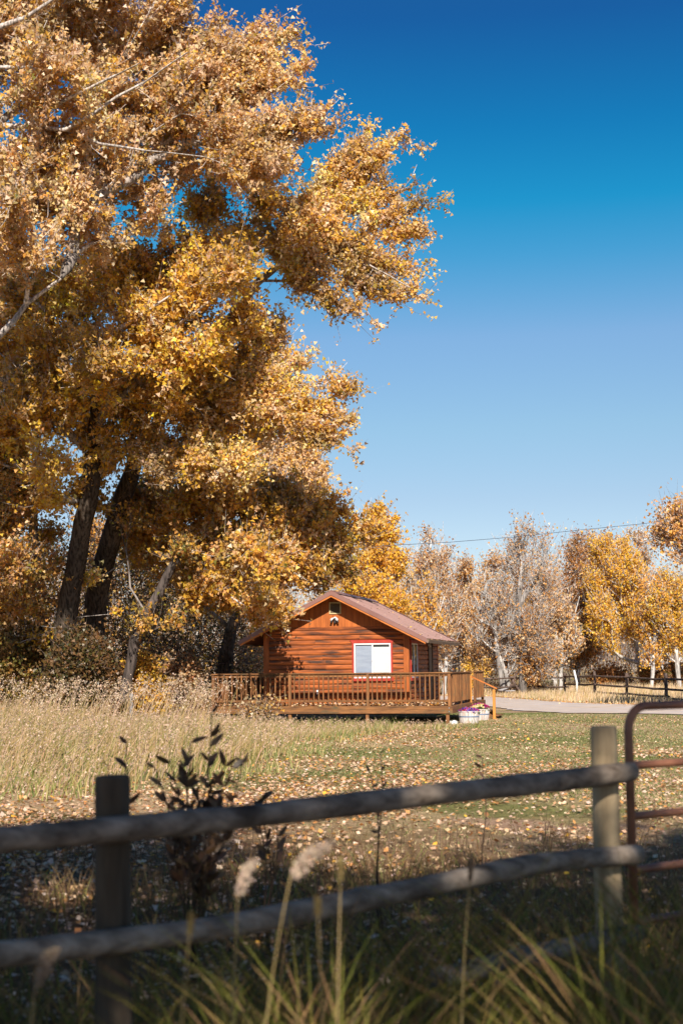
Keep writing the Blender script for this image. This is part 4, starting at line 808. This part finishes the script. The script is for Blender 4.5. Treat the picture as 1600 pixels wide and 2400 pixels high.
def flowers(loc, lab, pals, seed, h):
    rg = np.random.default_rng(seed); r = empty('petunias', loc, lab, 'flowers', 'petunias in the barrel planters')
    n = 420; a = rg.uniform(0, 6.28, n); d = .33 * np.sqrt(rg.uniform(0, 1, n)); z = .30 + rg.uniform(0, 1, n) * h * (1.1 - (d / .36) ** 2)
    leaf_mesh('foliage', np.stack([d * np.cos(a), d * np.sin(a), z], -1), .05, pick(rg, [(.06, .12, .03), (.1, .17, .04)], n), M['leaf'], r, rg)
    V = []; Fc = []; Cc = []
    for i in range(120):
        a = rg.uniform(0, 6.28); d = .34 * math.sqrt(rg.uniform(0, 1)); c = np.array((d * math.cos(a), d * math.sin(a), .32 + h * (1.25 - (d / .38) ** 2) + rg.uniform(-.02, .02)))
        nrm = unit(np.array((math.cos(a) * d * 2.2, math.sin(a) * d * 2.2 - .5, .6)) + rg.normal(0, .25, 3)); u = unit(np.cross(nrm, (0.1, .2, 1))); w = np.cross(nrm, u); b0 = len(V); R_ = rg.uniform(.026, .04)
        V.append(c - nrm * .012); k3 = 10
        for j in range(k3):
            rr = R_ * (1 if j % 2 else .8); V.append(c + (u * math.cos(j * 6.283 / k3) + w * math.sin(j * 6.283 / k3)) * rr)
        Fc += [(b0, b0 + 1 + j, b0 + 1 + (j + 1) % k3) for j in range(k3)]
        pal = pals(c); col = np.array(pal[rg.integers(len(pal))]) * rg.uniform(.8, 1.15); Cc += [col * .6] + [col] * k3
    mesh_np('blossoms', np.array(V), np.array(Fc), M['leaf'], r, (0, 0, 0), np.array(Cc))['kind'] = 'stuff'
VIO, CRI, MAG, BLU, CRE = (.12, .02, .35), (.55, .02, .08), (.45, .02, .22), (.05, .03, .32), (.75, .6, .2)
b1 = gnd(1096, 43.6); b2 = gnd(1121, 46.0)
barrel(b1, 'whitewashed half-barrel with violet and crimson flowers, nearer the deck corner', 0)
flowers(b1, 'violet and crimson petunias in the nearer half-barrel', lambda c: [VIO, BLU, CRI, MAG, VIO] , 5, .11)
barrel(b2, 'whitewashed half-barrel of magenta and yellow flowers below the stair handrail', 0)
flowers(b2, 'magenta petunias with yellow ones in front in the farther half-barrel', lambda c: [CRE, CRE, (.8, .7, .45)] if c[1] < -.12 and c[0] < .12 else [MAG, MAG, CRI, MAG, VIO], 6, .17)
def rock(px, Y, r, lab, seed):
    rg = random.Random(seed); c = gnd(px, Y); V = []; F_ = []; nu, nv = 12, 7
    for i in range(nv + 1):
        th = math.pi * i / nv
        for j in range(nu):
            ph = 2 * math.pi * j / nu; k_ = 1 + .12 * math.sin(3 * ph + seed) * math.sin(th) + rg.uniform(-.05, .05); V.append((r * 1.15 * k_ * math.sin(th) * math.cos(ph), r * k_ * math.sin(th) * math.sin(ph), r * .85 * k_ * math.cos(th) + r * .45))
    F_ = [(i * nu + j, i * nu + (j + 1) % nu, (i + 1) * nu + (j + 1) % nu, (i + 1) * nu + j) for i in range(nv) for j in range(nu)]
    o = MB().add(V, F_).build('white_stone', M['rock'], None, c, smooth=True); setp(o, lab, 'stone', 'white stones under the deck corner')
rock(1052, 43.2, .075, 'smaller white stone left, below the deck corner post', 1); rock(1061, 43.0, .095, 'larger white stone beside the nearer flower barrel', 2)

# ================================================================== near fence and gate
def fy(px, off):           # the fence line in plan: Y at which the photograph's column px meets it
    return (6.25 + off) / (1 - .602 * (px - 800) / F)
fence = empty('rail_fence', (0.2, 6.37, 0), 'near weathered round-rail wooden fence crossing the front, in shade', 'fence')
fo = Vector(fence.location)
def logrod(name, pts, r, mat, seed, k=16, seg=44, ends=True):
    rg = random.Random(seed); P_ = [Vector(p) for p in pts]; Q = []; n = len(P_) - 1
    for i in range(seg + 1):
        t = i / seg * n; j = min(int(t), n - 1); u = t - j; Q.append(P_[j].lerp(P_[j + 1], u))
    for _ in range(3): Q = [Q[0]] + [(Q[i - 1] + Q[i] * 2 + Q[i + 1]) / 4 for i in range(1, seg)] + [Q[-1]]
    rr = [r * (1 + .04 * math.sin(i * .5 + seed) + rg.uniform(-.022, .022) + (.10 if rg.random() < .06 else 0)) for i in range(seg + 1)]
    if ends:
        d0 = (Q[1] - Q[0]).normalized(); d1 = (Q[-1] - Q[-2]).normalized()
        Q = [Q[0], Q[0] + d0 * .012, Q[0] + d0 * .035] + Q[1:-1] + [Q[-1] - d1 * .035, Q[-1] - d1 * .012, Q[-1]]; rr = [rr[0] * .72, rr[0] * .93, rr[0]] + rr[1:-1] + [rr[-1], rr[-1] * .93, rr[-1] * .72]
    return MB().tube([p - fo for p in Q], rr, k, True, .018, rg).build(name, mat, fence, smooth=True)
def rpts(L_, off): return [at(x, y, fy(x, off)) for x, y in L_]
logrod('rail', rpts([(-330, 2000), (0, 1968), (224, 1949), (510, 1921), (800, 1888), (1000, 1864), (1361, 1824), (1486, 1808)], -.13), .0505, M['greywood'], 1)
logrod('rail', rpts([(-330, 2268), (0, 2238), (326, 2199), (510, 2176), (800, 2118), (1055, 2067), (1208, 2032), (1361, 2012), (1500, 2003)], -.13), .048, M['greywood'], 4)
logrod('rail', rpts([(1015, 2296), (1130, 2268), (1244, 2238), (1500, 2185)], -.12), .046, M['greywood'], 7)
def fpost(px, top, r, mat, lean=0, seed=1):
    Y = fy(px, 0); t = at(px, top, Y); b = Vector((t[0] + lean, t[1], -.1)); rg = random.Random(seed); k = 20; T = Vector(t)
    pts = [b + (T - b) * (i / 14) for i in range(15)]; d = (T - b).normalized(); rr = [r * (1.05 - .05 * i / 14) * (1 + rg.uniform(-.012, .012)) for i in range(15)]
    pts = pts[:-1] + [T - d * .012, T - d * .003, T]; rr = rr[:-1] + [r, r * .95, r * .88]
    MB().tube([p - fo for p in pts], rr, k, True, .01, rg).build('post', mat, fence, smooth=True)
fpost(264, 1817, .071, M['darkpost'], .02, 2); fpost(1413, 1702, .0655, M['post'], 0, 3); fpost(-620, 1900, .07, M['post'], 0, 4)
gx, gy = at(1471, 1700, 7.35)[:2]; gate = empty('tube_gate', (gx, gy, 0), 'reddish-brown tubular steel farm gate beside the near fence post', 'gate', rz=math.radians(36))
gt, gl, gr_ = 1.565, 3.6, .0235
m = MB(); pts = [(0, 0, .12), (0, 0, gt - .13)] + [(.13 - .13 * math.cos(a), 0, gt - .13 + .13 * math.sin(a)) for a in [math.pi / 2 * i / 8 for i in range(1, 9)]] + [(gl - .13, 0, gt)] + [(gl - .13 + .13 * math.sin(a), 0, gt - .13 + .13 * math.cos(a)) for a in [math.pi / 2 * i / 8 for i in range(1, 9)]] + [(gl, 0, .12)]
m.tube(pts, gr_, 14); m.build('frame', M['gate'], gate, smooth=True)
for z in (1.262, 1.005, .735, .475, .2): MB().tube([(.012, 0, z), (gl - .012, 0, z)], gr_ * .92, 12, False).build('crossbar', M['gate'], gate, smooth=True)
for x_ in (1.2, 2.4): MB().bevbox(x_ - .02, x_ + .02, -.032, -.023, .2, gt - .01, .003).build('brace', M['gate'], gate)

# ================================================================== far fence, markers, pole, cable
FP = [(1112, 84), (1128, 86), (1200, 88), (1257, 90), (1321, 88), (1391, 80), (1465, 75), (1558, 69), (1662, 63), (1800, 57)]
ff = empty('rail_fence', gnd(1391, 80), 'dark old pole fence beyond the driveway, in front of the trees', 'fence'); f0 = Vector(ff.location)
PW = [Vector(gnd(*p)) for p in FP]
def rod(name, a, b, r, mat, par, off, k=7, jit=.015):
    rg = random.Random(int(abs(a[0] * 71 + b[1] * 13) * 10)); a, b = Vector(a), Vector(b); n = 6
    P_ = [a.lerp(b, i / n) + Vector((0, 0, rg.uniform(-jit, jit) - .04 * math.sin(math.pi * i / n))) - off for i in range(n + 1)]
    return MB().tube(P_, [r * (1 + rg.uniform(-.15, .15)) for _ in P_], k).build(name, mat, par, smooth=True)
for i, p in enumerate(PW[1:]):
    if i == 1: continue
    rod('post', p + Vector((0, 0, -.1)), p + Vector((rnd.uniform(-.06, .06), 0, 1.32 + rnd.uniform(-.05, .08))), .085, M['farwood'], ff, f0)
xf = PW[2]
for s in (-1, 1):
    rod('brace', xf + Vector((-.55 * s, .25 * s, -.05)), xf + Vector((.28 * s, -.1 * s, 1.35)), .075, M['farwood'], ff, f0)
rod('brace', xf + Vector((-.9, -.35, .25)), xf + Vector((-.1, -.1, .5)), .06, M['palewood'], ff, f0); rod('brace', xf + Vector((-.95, -.3, .28)), xf + Vector((.1, -.3, .22)), .05, M['palewood'], ff, f0)
for i in range(len(PW) - 1):
    a, b = PW[i], PW[i + 1]; e = (b - a).normalized() * .3
    for z in ((.55, 1.08) if i < 4 else (.22, .65, 1.10)):
        dz = rnd.uniform(-.05, .05); rod('rail', a - e + Vector((0, -.1, z + dz)), b + e + Vector((0, -.1, z + dz + rnd.uniform(-.08, .04))), .055, M['farwood'], ff, f0)
p = gnd(1348, 84); o = MB().tube([(0, 0, -.1), (.05, 0, .7), (-.10, 0, 1.45)], [.06, .06, .055], 8).build('marker_post', M['white'], None, p, smooth=True); setp(o, 'white marker post leaning behind the far pole fence', 'post')
p = gnd(309, 42); o = MB().tube([(0, 0, -.1), (0, 0, .9), (0, 0, 1.05), (0, 0, 1.08)], [.055, .055, .05, .03], 10).build('marker_post', M['palewood'], None, p, smooth=True); setp(o, 'short grey post in tall dry grass at the edge of the dark shrubs', 'post')
pp = gnd(657, 58); ptop = at(657, 1300, 58)
pole = MB().tube([(0, 0, -.3), (0, 0, 3), (0, 0, ptop[2])], [.12, .11, .095], 10).build('utility_pole', M['pole'], None, pp, smooth=True); setp(pole, 'reddish-brown wooden pole rising behind the left slope of the cabin roof', 'pole')
ca = Vector((pp[0], pp[1], ptop[2] - .1)); P_ = [(900, 1279), (1050, 1271), (1200, 1259), (1350, 1243), (1500, 1228), (1600, 1217), (1800, 1190)]
pts = [ca] + [Vector(at(x, y, 58 + (x - 657) * .006)) for x, y in P_]
o = MB().tube([p - ca for p in pts], .011, 5).build('power_cable', M['cable'], None, ca); setp(o, 'thin dark cable strung across the sky above the trees', 'cable')
wp_ = Vector(at(1900, 1175, 66)); o = MB().tube([(0, 0, -.3), (0, 0, wp_.z + .1)], [.13, .1], 10).build('utility_pole', M['pole'], None, (wp_.x, wp_.y, 0), smooth=True); setp(o, 'wooden pole carrying the far right end of the cable', 'pole')
o = MB().tube([pts[-1] - ca, wp_ - ca], .011, 5).build('power_cable', M['cable'], None, ca); setp(o, 'last span of the dark cable at its right-hand pole', 'cable')

# ================================================================== ground cover
def blades(name, X, Y, h, w, lean, cols, seg, mat, label, cat, rng, windx=.0, z0=None, tipcol=None):
    n = len(X); z = (gz(X, Y) if z0 is None else z0) - .01; a = rng.uniform(0, 2 * np.pi, n); dx = np.cos(a) * lean * h + windx * h; dy = np.sin(a) * lean * h
    b = rng.uniform(-.6, .6, n); wx = np.cos(b) * w / 2; wy = np.sin(b) * w / 2; V = []; Cc = []
    for s in range(seg):
        t = s / seg; k_ = 1 - t * .75; bx = X + dx * t ** 1.8; by = Y + dy * t ** 1.8; bz = z + h * (t - .18 * t ** 3 * np.minimum(1, np.hypot(dx, dy) / h))
        V += [np.stack([bx - wx * k_, by - wy * k_, bz], -1), np.stack([bx + wx * k_, by + wy * k_, bz], -1)]; Cc += [cols, cols]
    V.append(np.stack([X + dx, Y + dy, z + h * (1 - .18 * np.minimum(1, np.hypot(dx, dy) / h))], -1)); Cc.append(cols if tipcol is None else tipcol)
    V = np.stack(V, 1); nv = V.shape[1]; tip = V[:, -1].copy(); V = V.reshape(-1, 3); Cc = np.stack(Cc, 1).reshape(-1, 3)
    i = np.arange(n)[:, None] * nv; F_ = []
    for s in range(seg - 1):
        F_ += [i + np.array([[2 * s, 2 * s + 1, 2 * s + 3]]), i + np.array([[2 * s, 2 * s + 3, 2 * s + 2]])]
    F_.append(i + np.array([[2 * seg - 2, 2 * seg - 1, 2 * seg]]))
    o = mesh_np(name, V, np.concatenate(F_), mat, None, (0, 0, 0), Cc); setp(o, label, cat, kind='stuff'); return o, tip
from math import pi
def poly_in(px, py, P_):
    ins = np.zeros(len(px), bool); n = len(P_)
    for i in range(n):
        x1, y1 = P_[i]; x2, y2 = P_[(i + 1) % n]; c = ((y1 > py) != (y2 > py)) & (px < (x2 - x1) * (py - y1) / (y2 - y1 + 1e-9) + x1); ins ^= c
    return ins
rg = np.random.default_rng(31)
TALL = [(-30, 19), (-5.6, 20.5), (-3.2, 22.5), (-2.0, 25.5), (-1.2, 28.5), (-1.1, 34), (.6, 39), (3.2, 41), (3.2, 42.2), (-4.3, 44), (-5.2, 52), (-12, 60), (-34, 60)]
cabx = lambda X, Y: (X - CAB.x) * math.cos(TH) + (Y - CAB.y) * math.sin(TH)
caby = lambda X, Y: -(X - CAB.x) * math.sin(TH) + (Y - CAB.y) * math.cos(TH)
def clear_deck(X, Y): x_, y_ = cabx(X, Y), caby(X, Y); return ~((abs(x_) < 3.95) & (y_ > -1.12) & (y_ < 7.1))
STRAW = [(.46, .32, .16), (.38, .27, .11), (.52, .36, .25), (.26, .22, .06), (.17, .18, .05)]
# tall dry grass, left
n = 62000; X = rg.uniform(-22, 3.3, n); Y = 19 + 41 * rg.uniform(0, 1, n) ** 1.25; mk = poly_in(X, Y, TALL) & clear_deck(X, Y) & (X > -.30 * Y - 1.5); X, Y = X[mk], Y[mk]
edge = np.clip((Y - 20) / 6, .35, 1) * np.where(X > -1.6, .5, 1) * np.clip(1.0 - (X + 4) / 9, .6, 1); h = rg.uniform(.38, .88, len(X)) * edge * np.where((X > -7.5) & (Y > 35), .42, 1); cv = noise3(np.stack([X, Y, X * 0], -1), .5, 3)[:, None]; h = h * (1 + .30 * noise3(np.stack([X, Y, X * 0], -1), 1.3, 9)) + .12 * np.clip((Y - 24) / 12, 0, 1)
cols = pick(rg, STRAW, len(X), [.28, .2, .2, .17, .15]) * (1 + .18 * cv)
o, tip = blades('dry_grass', X, Y, h, .013 + .0003 * Y, .35, cols, 2, M['blade'], 'tall straw-coloured grass leaning right between the trees and the lawn', 'grass', rg, .38)
sel = rg.uniform(size=len(X)) < .30; T = tip[sel]; hh = h[sel]
C = np.repeat(T, 5, 0) + rg.normal(0, 1, (len(T) * 5, 3)) * np.array((.035, .035, .055)) - np.array((0, 0, .02))
o = leaf_mesh('grass_plumes', C, .038, pick(rg, [(.60, .43, .33), (.52, .36, .23), (.42, .29, .19)], len(C)), M['blade'], None, rg, hang=.3); setp(o, 'feathery pinkish seed plumes topping the tall dry grass', 'grass')
n = 16000; X2 = rg.uniform(-14, 4, n); Y2 = rg.uniform(18.5, 43, n); pxy = [(x + (.9 if x > -20 else 0) + .5 * (i % 2), y - (1.0 if i < 4 else 0)) for i, (x, y) in enumerate(TALL)]
mk = poly_in(X2, Y2, pxy) & (X2 > -.30 * Y2 - 1.5) & clear_deck(X2, Y2) & ((noise3(np.stack([X2, Y2, X2 * 0], -1), 1.1, 2) > -.1)); X2, Y2 = X2[mk], Y2[mk]
blades('grass_fringe', X2, Y2, rg.uniform(.12, .42, len(X2)), .018, .6, pick(rg, [(.20, .22, .06), (.30, .29, .09), (.44, .36, .16), (.15, .17, .05)], len(X2)), 2, M['blade'], 'greener low grass fringing the tall dry grass', 'grass', rg, .2)
# extra tall arching stalks before the dark trunks
n = 420; X = rg.uniform(-13, -3.5, n); Y = rg.uniform(33, 44, n); h = rg.uniform(1.0, 1.65, n)
o, tip = blades('tall_reeds', X, Y, h, np.full(n, .02), .2, pick(rg, STRAW[:3], n), 4, M['blade'], 'arching stalks standing above the dry grass at the left', 'grass', rg, .3)
C = np.repeat(tip, 14, 0) + rg.normal(0, 1, (n * 14, 3)) * np.array((.06, .04, .09)) - np.array((-.02, 0, .07))
o = leaf_mesh('reed_plumes', C, .045, pick(rg, [(.6, .45, .34), (.45, .32, .2)], len(C)), M['blade'], None, rg); setp(o, 'drooping seed heads of the tallest arching stalks', 'grass')
# tan grass between the driveway and the trees
n = 46000; X = rg.uniform(1, 46, n); Y = rg.uniform(50, 108, n); yf = np.interp(X, [p[0] for p in far[::-1]], [p[1] for p in far[::-1]]); mk = (Y > yf + .5) & (X < .27 * Y + 4) & (rg.uniform(size=n) < np.clip((Y - yf) / 5, .3, 1)); X, Y = X[mk], Y[mk]
h = rg.uniform(.35, .85, len(X)) * np.clip((Y - np.interp(X, [p[0] for p in far[::-1]], [p[1] for p in far[::-1]])) / 8, .35, 1)
yfen = np.interp(X, [(p[0] - 800) / F * p[1] for p in FP], [p[1] for p in FP]); h = h * np.where((Y < yfen + 1.5) & (X > 7), np.clip((yfen - Y) / 14, .28, .55) + .12, 1)
blades('meadow_grass', X, Y, h, .035, .3, pick(rg, [(.62, .45, .27), (.56, .40, .22), (.64, .48, .33), (.42, .30, .13)], len(X)) * (1 + .12 * noise3(np.stack([X, Y, X * 0], -1), .3, 5)[:, None]), 2, M['blade'], 'tan meadow grass around the far pole fence', 'grass', rg, .12)
# short lawn
n = 230000; Y = 8 + 46 * rg.uniform(0, 1, n) ** 1.5; X = rg.uniform(-.30, .30, n) * (Y + 6); yn = np.interp(X, [p[0] for p in near[::-1]], [p[1] for p in near[::-1]])
d = noise3(np.stack([X, Y, X * 0], -1), .22, 1.3) + .5 * noise3(np.stack([X, Y, X * 0], -1), .9, 4); dirt = (Y < 19.5 + 1.5 * np.sin(X)) & (d < .25)
mk = (Y < yn - .2) & ~poly_in(X, Y, TALL) & clear_deck(X, Y) & ~(dirt & (rg.uniform(size=n) < .85)) & ~((X < -.5) & (Y < 24) & (rg.uniform(size=n) < .75)); X, Y, d = X[mk], Y[mk], d[mk]
gb_ = np.clip((d + .25) * 1.1 + (Y > 43) * (Y < yn[mk] - .5) * .35 * (X > 4), 0, 1)[:, None]; cg = pick(rg, [(.17, .19, .06), (.22, .23, .08), (.13, .16, .05)], len(X)); cd = pick(rg, [(.54, .40, .23), (.46, .34, .18), (.38, .33, .16)], len(X))
mixf = (rg.uniform(size=(len(X), 1)) < (.36 + .6 * gb_ + .25 * ((X > 1) & (Y > 24))[:, None])).astype(float)
blades('lawn_grass', X, Y, rg.uniform(.02, .06, len(X)), .012 + .0006 * Y, .8, cg * mixf + cd * (1 - mixf), 1, M['blade'], 'short patchy green and straw lawn before the cabin', 'grass', rg)
# fallen leaves over the lawn
n = 175000; Y = 6.5 + 42 * rg.uniform(0, 1, n) ** 1.35; X = rg.uniform(-.30, .30, n) * (Y + 5); yn = np.interp(X, [p[0] for p in near[::-1]], [p[1] for p in near[::-1]])
d = noise3(np.stack([X, Y, X * 0], -1), .45, 7); pr = np.where(X < .5 + .12 * (Y - 15), .95, .55) * np.clip(1.2 - (Y - 24) / 34, .2, 1) * np.clip(.55 + .75 * d + .35 * noise3(np.stack([X, Y, X * 0], -1), 1.6, 11), np.where(X < 0, .38, .16), 1); pr = np.where((X > 5) & (Y > 30), pr * .5, pr); pr = np.where(Y < 12.5, pr * .4, pr)
mk = (Y < yn + 1) & clear_deck(X, Y) & (rg.uniform(size=n) < pr) & ~(poly_in(X, Y, TALL) & (Y > 22) & (rg.uniform(size=n) < .8)); X, Y = X[mk], Y[mk]
C = np.stack([X, Y, gz(X, Y) + .012 + rg.uniform(0, .03, len(X))], -1)
o = leaf_mesh('fallen_leaves', C, .060 + .0004 * 0, pick(rg, [(.66, .43, .28), (.58, .36, .20), (.56, .26, .09), (.76, .55, .41), BRN, GOLD], len(X), [.26, .22, .2, .16, .12, .04]), M['litter'], None, rg, flat=True); setp(o, 'carpet of pinkish tan and orange leaves fallen over the lawn', 'leaves')
# scattered leaves on road verge
n = 1500; X = rg.uniform(4, 20, n); Y = np.interp(X, [p[0] for p in far[::-1]], [p[1] for p in far[::-1]]) - rg.exponential(1.2, n) + .6
o = leaf_mesh('verge_leaves', np.stack([X, Y, gz(X, Y) + .05], -1), .10, pick(rg, [ORN, RUST, TAN], n), M['litter'], None, rg, flat=True); setp(o, 'fallen leaves gathered along the far edge of the driveway', 'leaves')
# undergrowth in the shade behind the near fence
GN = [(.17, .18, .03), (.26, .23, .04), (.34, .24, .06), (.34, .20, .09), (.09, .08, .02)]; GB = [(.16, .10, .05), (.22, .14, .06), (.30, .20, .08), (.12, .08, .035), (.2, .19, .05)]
n = 9500; Y = rg.uniform(5.6, 13.5, n); X = rg.uniform(-.30, .30, n) * (Y + 3); d = noise3(np.stack([X, Y, X * 0], -1), .9, 2); mk = (d > -.25 + (Y - 8) * .1) | (rg.uniform(size=n) < .12); X, Y = X[mk], Y[mk]; n = len(X)
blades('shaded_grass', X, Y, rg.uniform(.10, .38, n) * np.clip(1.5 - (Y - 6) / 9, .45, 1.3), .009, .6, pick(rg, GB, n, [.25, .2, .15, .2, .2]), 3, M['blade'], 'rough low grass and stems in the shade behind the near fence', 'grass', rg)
# long foreground grass
n = 9000; Y = rg.uniform(3.1, 7.2, n); X = rg.uniform(-.27, .27, n) * (Y + 1.0); rr_ = np.clip((X / Y + .24) / .30, .16, 1); h = (.25 + .95 * rg.uniform(0, 1, n) ** 2.2) * (.5 + .55 * rr_) * np.where((Y < 6.0) & (X / Y > .03) & (X / Y < .17), .52, 1) * np.where(Y < 4, .75, 1)
mk = (rg.uniform(size=n) < .35 + .65 * rr_); X, Y, h = X[mk], Y[mk], h[mk]; n = len(X)
blades('long_grass', X, Y, h, .0085, .75, pick(rg, GN, n, [.24, .22, .18, .22, .14]), 5, M['blade'], 'long green and yellow grass at the foot of the near fence', 'grass', rg)
# brown weed stems in the mid ground
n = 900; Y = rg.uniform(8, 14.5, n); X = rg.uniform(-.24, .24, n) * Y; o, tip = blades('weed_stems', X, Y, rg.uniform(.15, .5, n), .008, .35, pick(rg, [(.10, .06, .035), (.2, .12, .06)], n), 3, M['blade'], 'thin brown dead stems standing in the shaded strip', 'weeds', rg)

# single blurred seed-head stalks close to the camera
def seedhead(px, ytop, Y, h, seed, lab, lean=.1, size=.05, col=(.70, .54, .42)):
    rg = np.random.default_rng(seed); T = at(px, ytop, Y); b = np.array((T[0] - lean, Y, 0.0)); r = empty('grass_stalk', b, lab, 'grass stalk', 'seed-headed grass stalks before the near fence')
    rel = T - b; pts = [np.array((rel[0] * t ** 2.2, 0, rel[2] * t)) for t in np.linspace(0, 1, 9)]
    MB().tube(pts, [.0042 - .0028 * i / 8 for i in range(9)], 5).build('stem', M['stemmat'], r)
    # a nodding plume: short wispy side sprays along a curved tip
    C = []; side = 1; small = size < .029
    for i in range(40):
        t = i / 39; c = pts[-1] + (np.array((side * h * (.10 * t + (.75 if size > .033 else .28) * t ** 2), 0, h * (1.0 * t - .30 * t ** 3))) - np.array((0, 0, h * .35)) if not small else (pts[-1] - pts[-2]) / np.linalg.norm(pts[-1] - pts[-2]) * h * t)
        wd = size * (.3 + .8 * math.sin(math.pi * min(1, t * .85 + .1))) * (.35 if small else 1)
        for k_ in range(6):
            e = c + np.array((side * rg.uniform(-.35, .7), rg.normal(0, .4), -rg.uniform(-.1, 1.0))) * wd; C += [c + (e - c) * f for f in (.35, .7, 1)]
    leaf_mesh('seed_head', np.array(C), .010, pick(rg, [col, tuple(np.array(col) * .8)], len(C)), M['blade'], r, rg)
M['stemmat'] = nmat('straw_stem', (.36, .26, .10), (.5, .36, .16), (20, 20, 3), .7)
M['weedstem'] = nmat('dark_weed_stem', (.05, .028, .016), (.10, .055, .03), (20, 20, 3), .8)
for a in [(560, 2050, 4.3, .13, 1, 'slim pale seed head left of the bigger one, over the lower rail', .03, .0295), (690, 2010, 4.2, .13, 2, 'largest pale fluffy seed head nodding right between the rails', .13, .034),
          (445, 2185, 3.8, .05, 4, 'thin straw stalk right of the dark post crossing the lower rail', .05, .007, (.45, .33, .13)), (745, 2140, 3.9, .04, 5, 'thin straw stalk under the fluffy seed head', -.02, .007, (.45, .33, .13)),
          (798, 2060, 4.4, .06, 8, 'upright thin stalk before the middle of the lower rail', .02, .007, (.45, .34, .14)), (1100, 2060, 5.0, .07, 9, 'small brown seed head touching the lower rail', .05, .018, (.36, .25, .16)), (90, 2260, 3.9, .12, 3, 'drooping seed head low at the left under the lower rail', .05, .03, (.4, .3, .22))]: seedhead(*a)
# dark pod-leaved weeds behind the rail
def weed(px, Y, tops, seed, lab):
    rg = np.random.default_rng(seed); b = gnd(px, Y); r = empty('weed', b, lab, 'weed'); m = MB(); C = []; D = []
    for (tx, ty) in tops:
        T = at(tx, ty, Y + rg.uniform(-.15, .15)) - b; pts = [np.array((T[0] * t ** 1.6 + .02 * math.sin(t * 7 + tx), T[1] * t, T[2] * t)) for t in np.linspace(0, 1, 12)]
        m.tube(pts, [.008 - .005 * i / 11 for i in range(12)], 5)
        if len(tops) > 4:
            for _ in range(2):
                j0 = int(rg.integers(4, 8)); e = pts[j0] + np.array((rg.uniform(-.13, .13), rg.uniform(-.1, .1), rg.uniform(.12, .28))); br = [pts[j0] + (e - pts[j0]) * u for u in (0, .35, .7, 1)]; m.tube(br, [.004, .0035, .003, .002], 5)
                for u in br[1:]: C += [u, u]; D += [unit(np.array((rg.uniform(-1, 1), rg.uniform(-.5, .5), rg.uniform(.1, 1)))) for _k in range(2)]
        for i in range(5 if len(tops) > 4 else 7, 12):
            for s in range(1 if (rg.uniform() < .5 or len(tops) < 4) else 2):
                C.append(pts[i]); D.append(unit(np.array((rg.choice((-1, 1)) * rg.uniform(.4, 1), rg.uniform(-.5, .5), rg.uniform(.2, 1.1)))))
    m.build('stem', M['weedstem'], r); C, D = np.array(C), np.array(D); n = len(C); L_ = rg.uniform(.06, .12, n)[:, None] * Y / 8.8 * (.6 if len(tops) < 3 else 1)
    side = unit(np.cross(D, np.array((0, 1, .2)) + rg.normal(0, .4, (n, 3)))); up_ = np.cross(side, D)
    V = np.stack([C, C + D * .3 * L_ + side * .17 * L_ + up_ * .05 * L_, C + D * .75 * L_ + side * .13 * L_ + up_ * .18 * L_, C + D * L_ + up_ * .32 * L_, C + D * .7 * L_ - side * .13 * L_ + up_ * .2 * L_, C + D * .3 * L_ - side * .17 * L_ + up_ * .05 * L_], 1).reshape(-1, 3)
    i = np.arange(n)[:, None] * 6; Fc = np.concatenate([i + np.array([q_]) for q_ in ((0, 1, 5), (1, 2, 5), (2, 4, 5), (2, 3, 4))])
    o = mesh_np('leaves', V, Fc, M['leaf'], r, (0, 0, 0), np.repeat(pick(rg, [(.12, .06, .03), (.19, .10, .045), (.08, .045, .025)], n), 6, 0)); o['kind'] = 'stuff'
weed(455, 8.3, [(492, 1672), (500, 1750), (398, 1790), (440, 1740), (372, 1840), (540, 1800), (575, 1790), (545, 1870), (430, 1800), (490, 1840), (360, 1800)], 1, 'tall branching dark weed with curled leaves behind the upper rail')
weed(285, 8.6, [(290, 1745), (262, 1800), (305, 1800)], 2, 'dark weed just above the dark left fence post')
weed(885, 9.5, [(888, 1765), (870, 1810)], 3, 'thin dark weed rising over the middle of the upper rail')
weed(1125, 12.5, [(1135, 1775)], 4, 'thin dark weed between the middle weed and the lit post')
weed(630, 9, [(620, 1870), (650, 1900), (600, 1890)], 5, 'low dark weed barely above the upper rail')
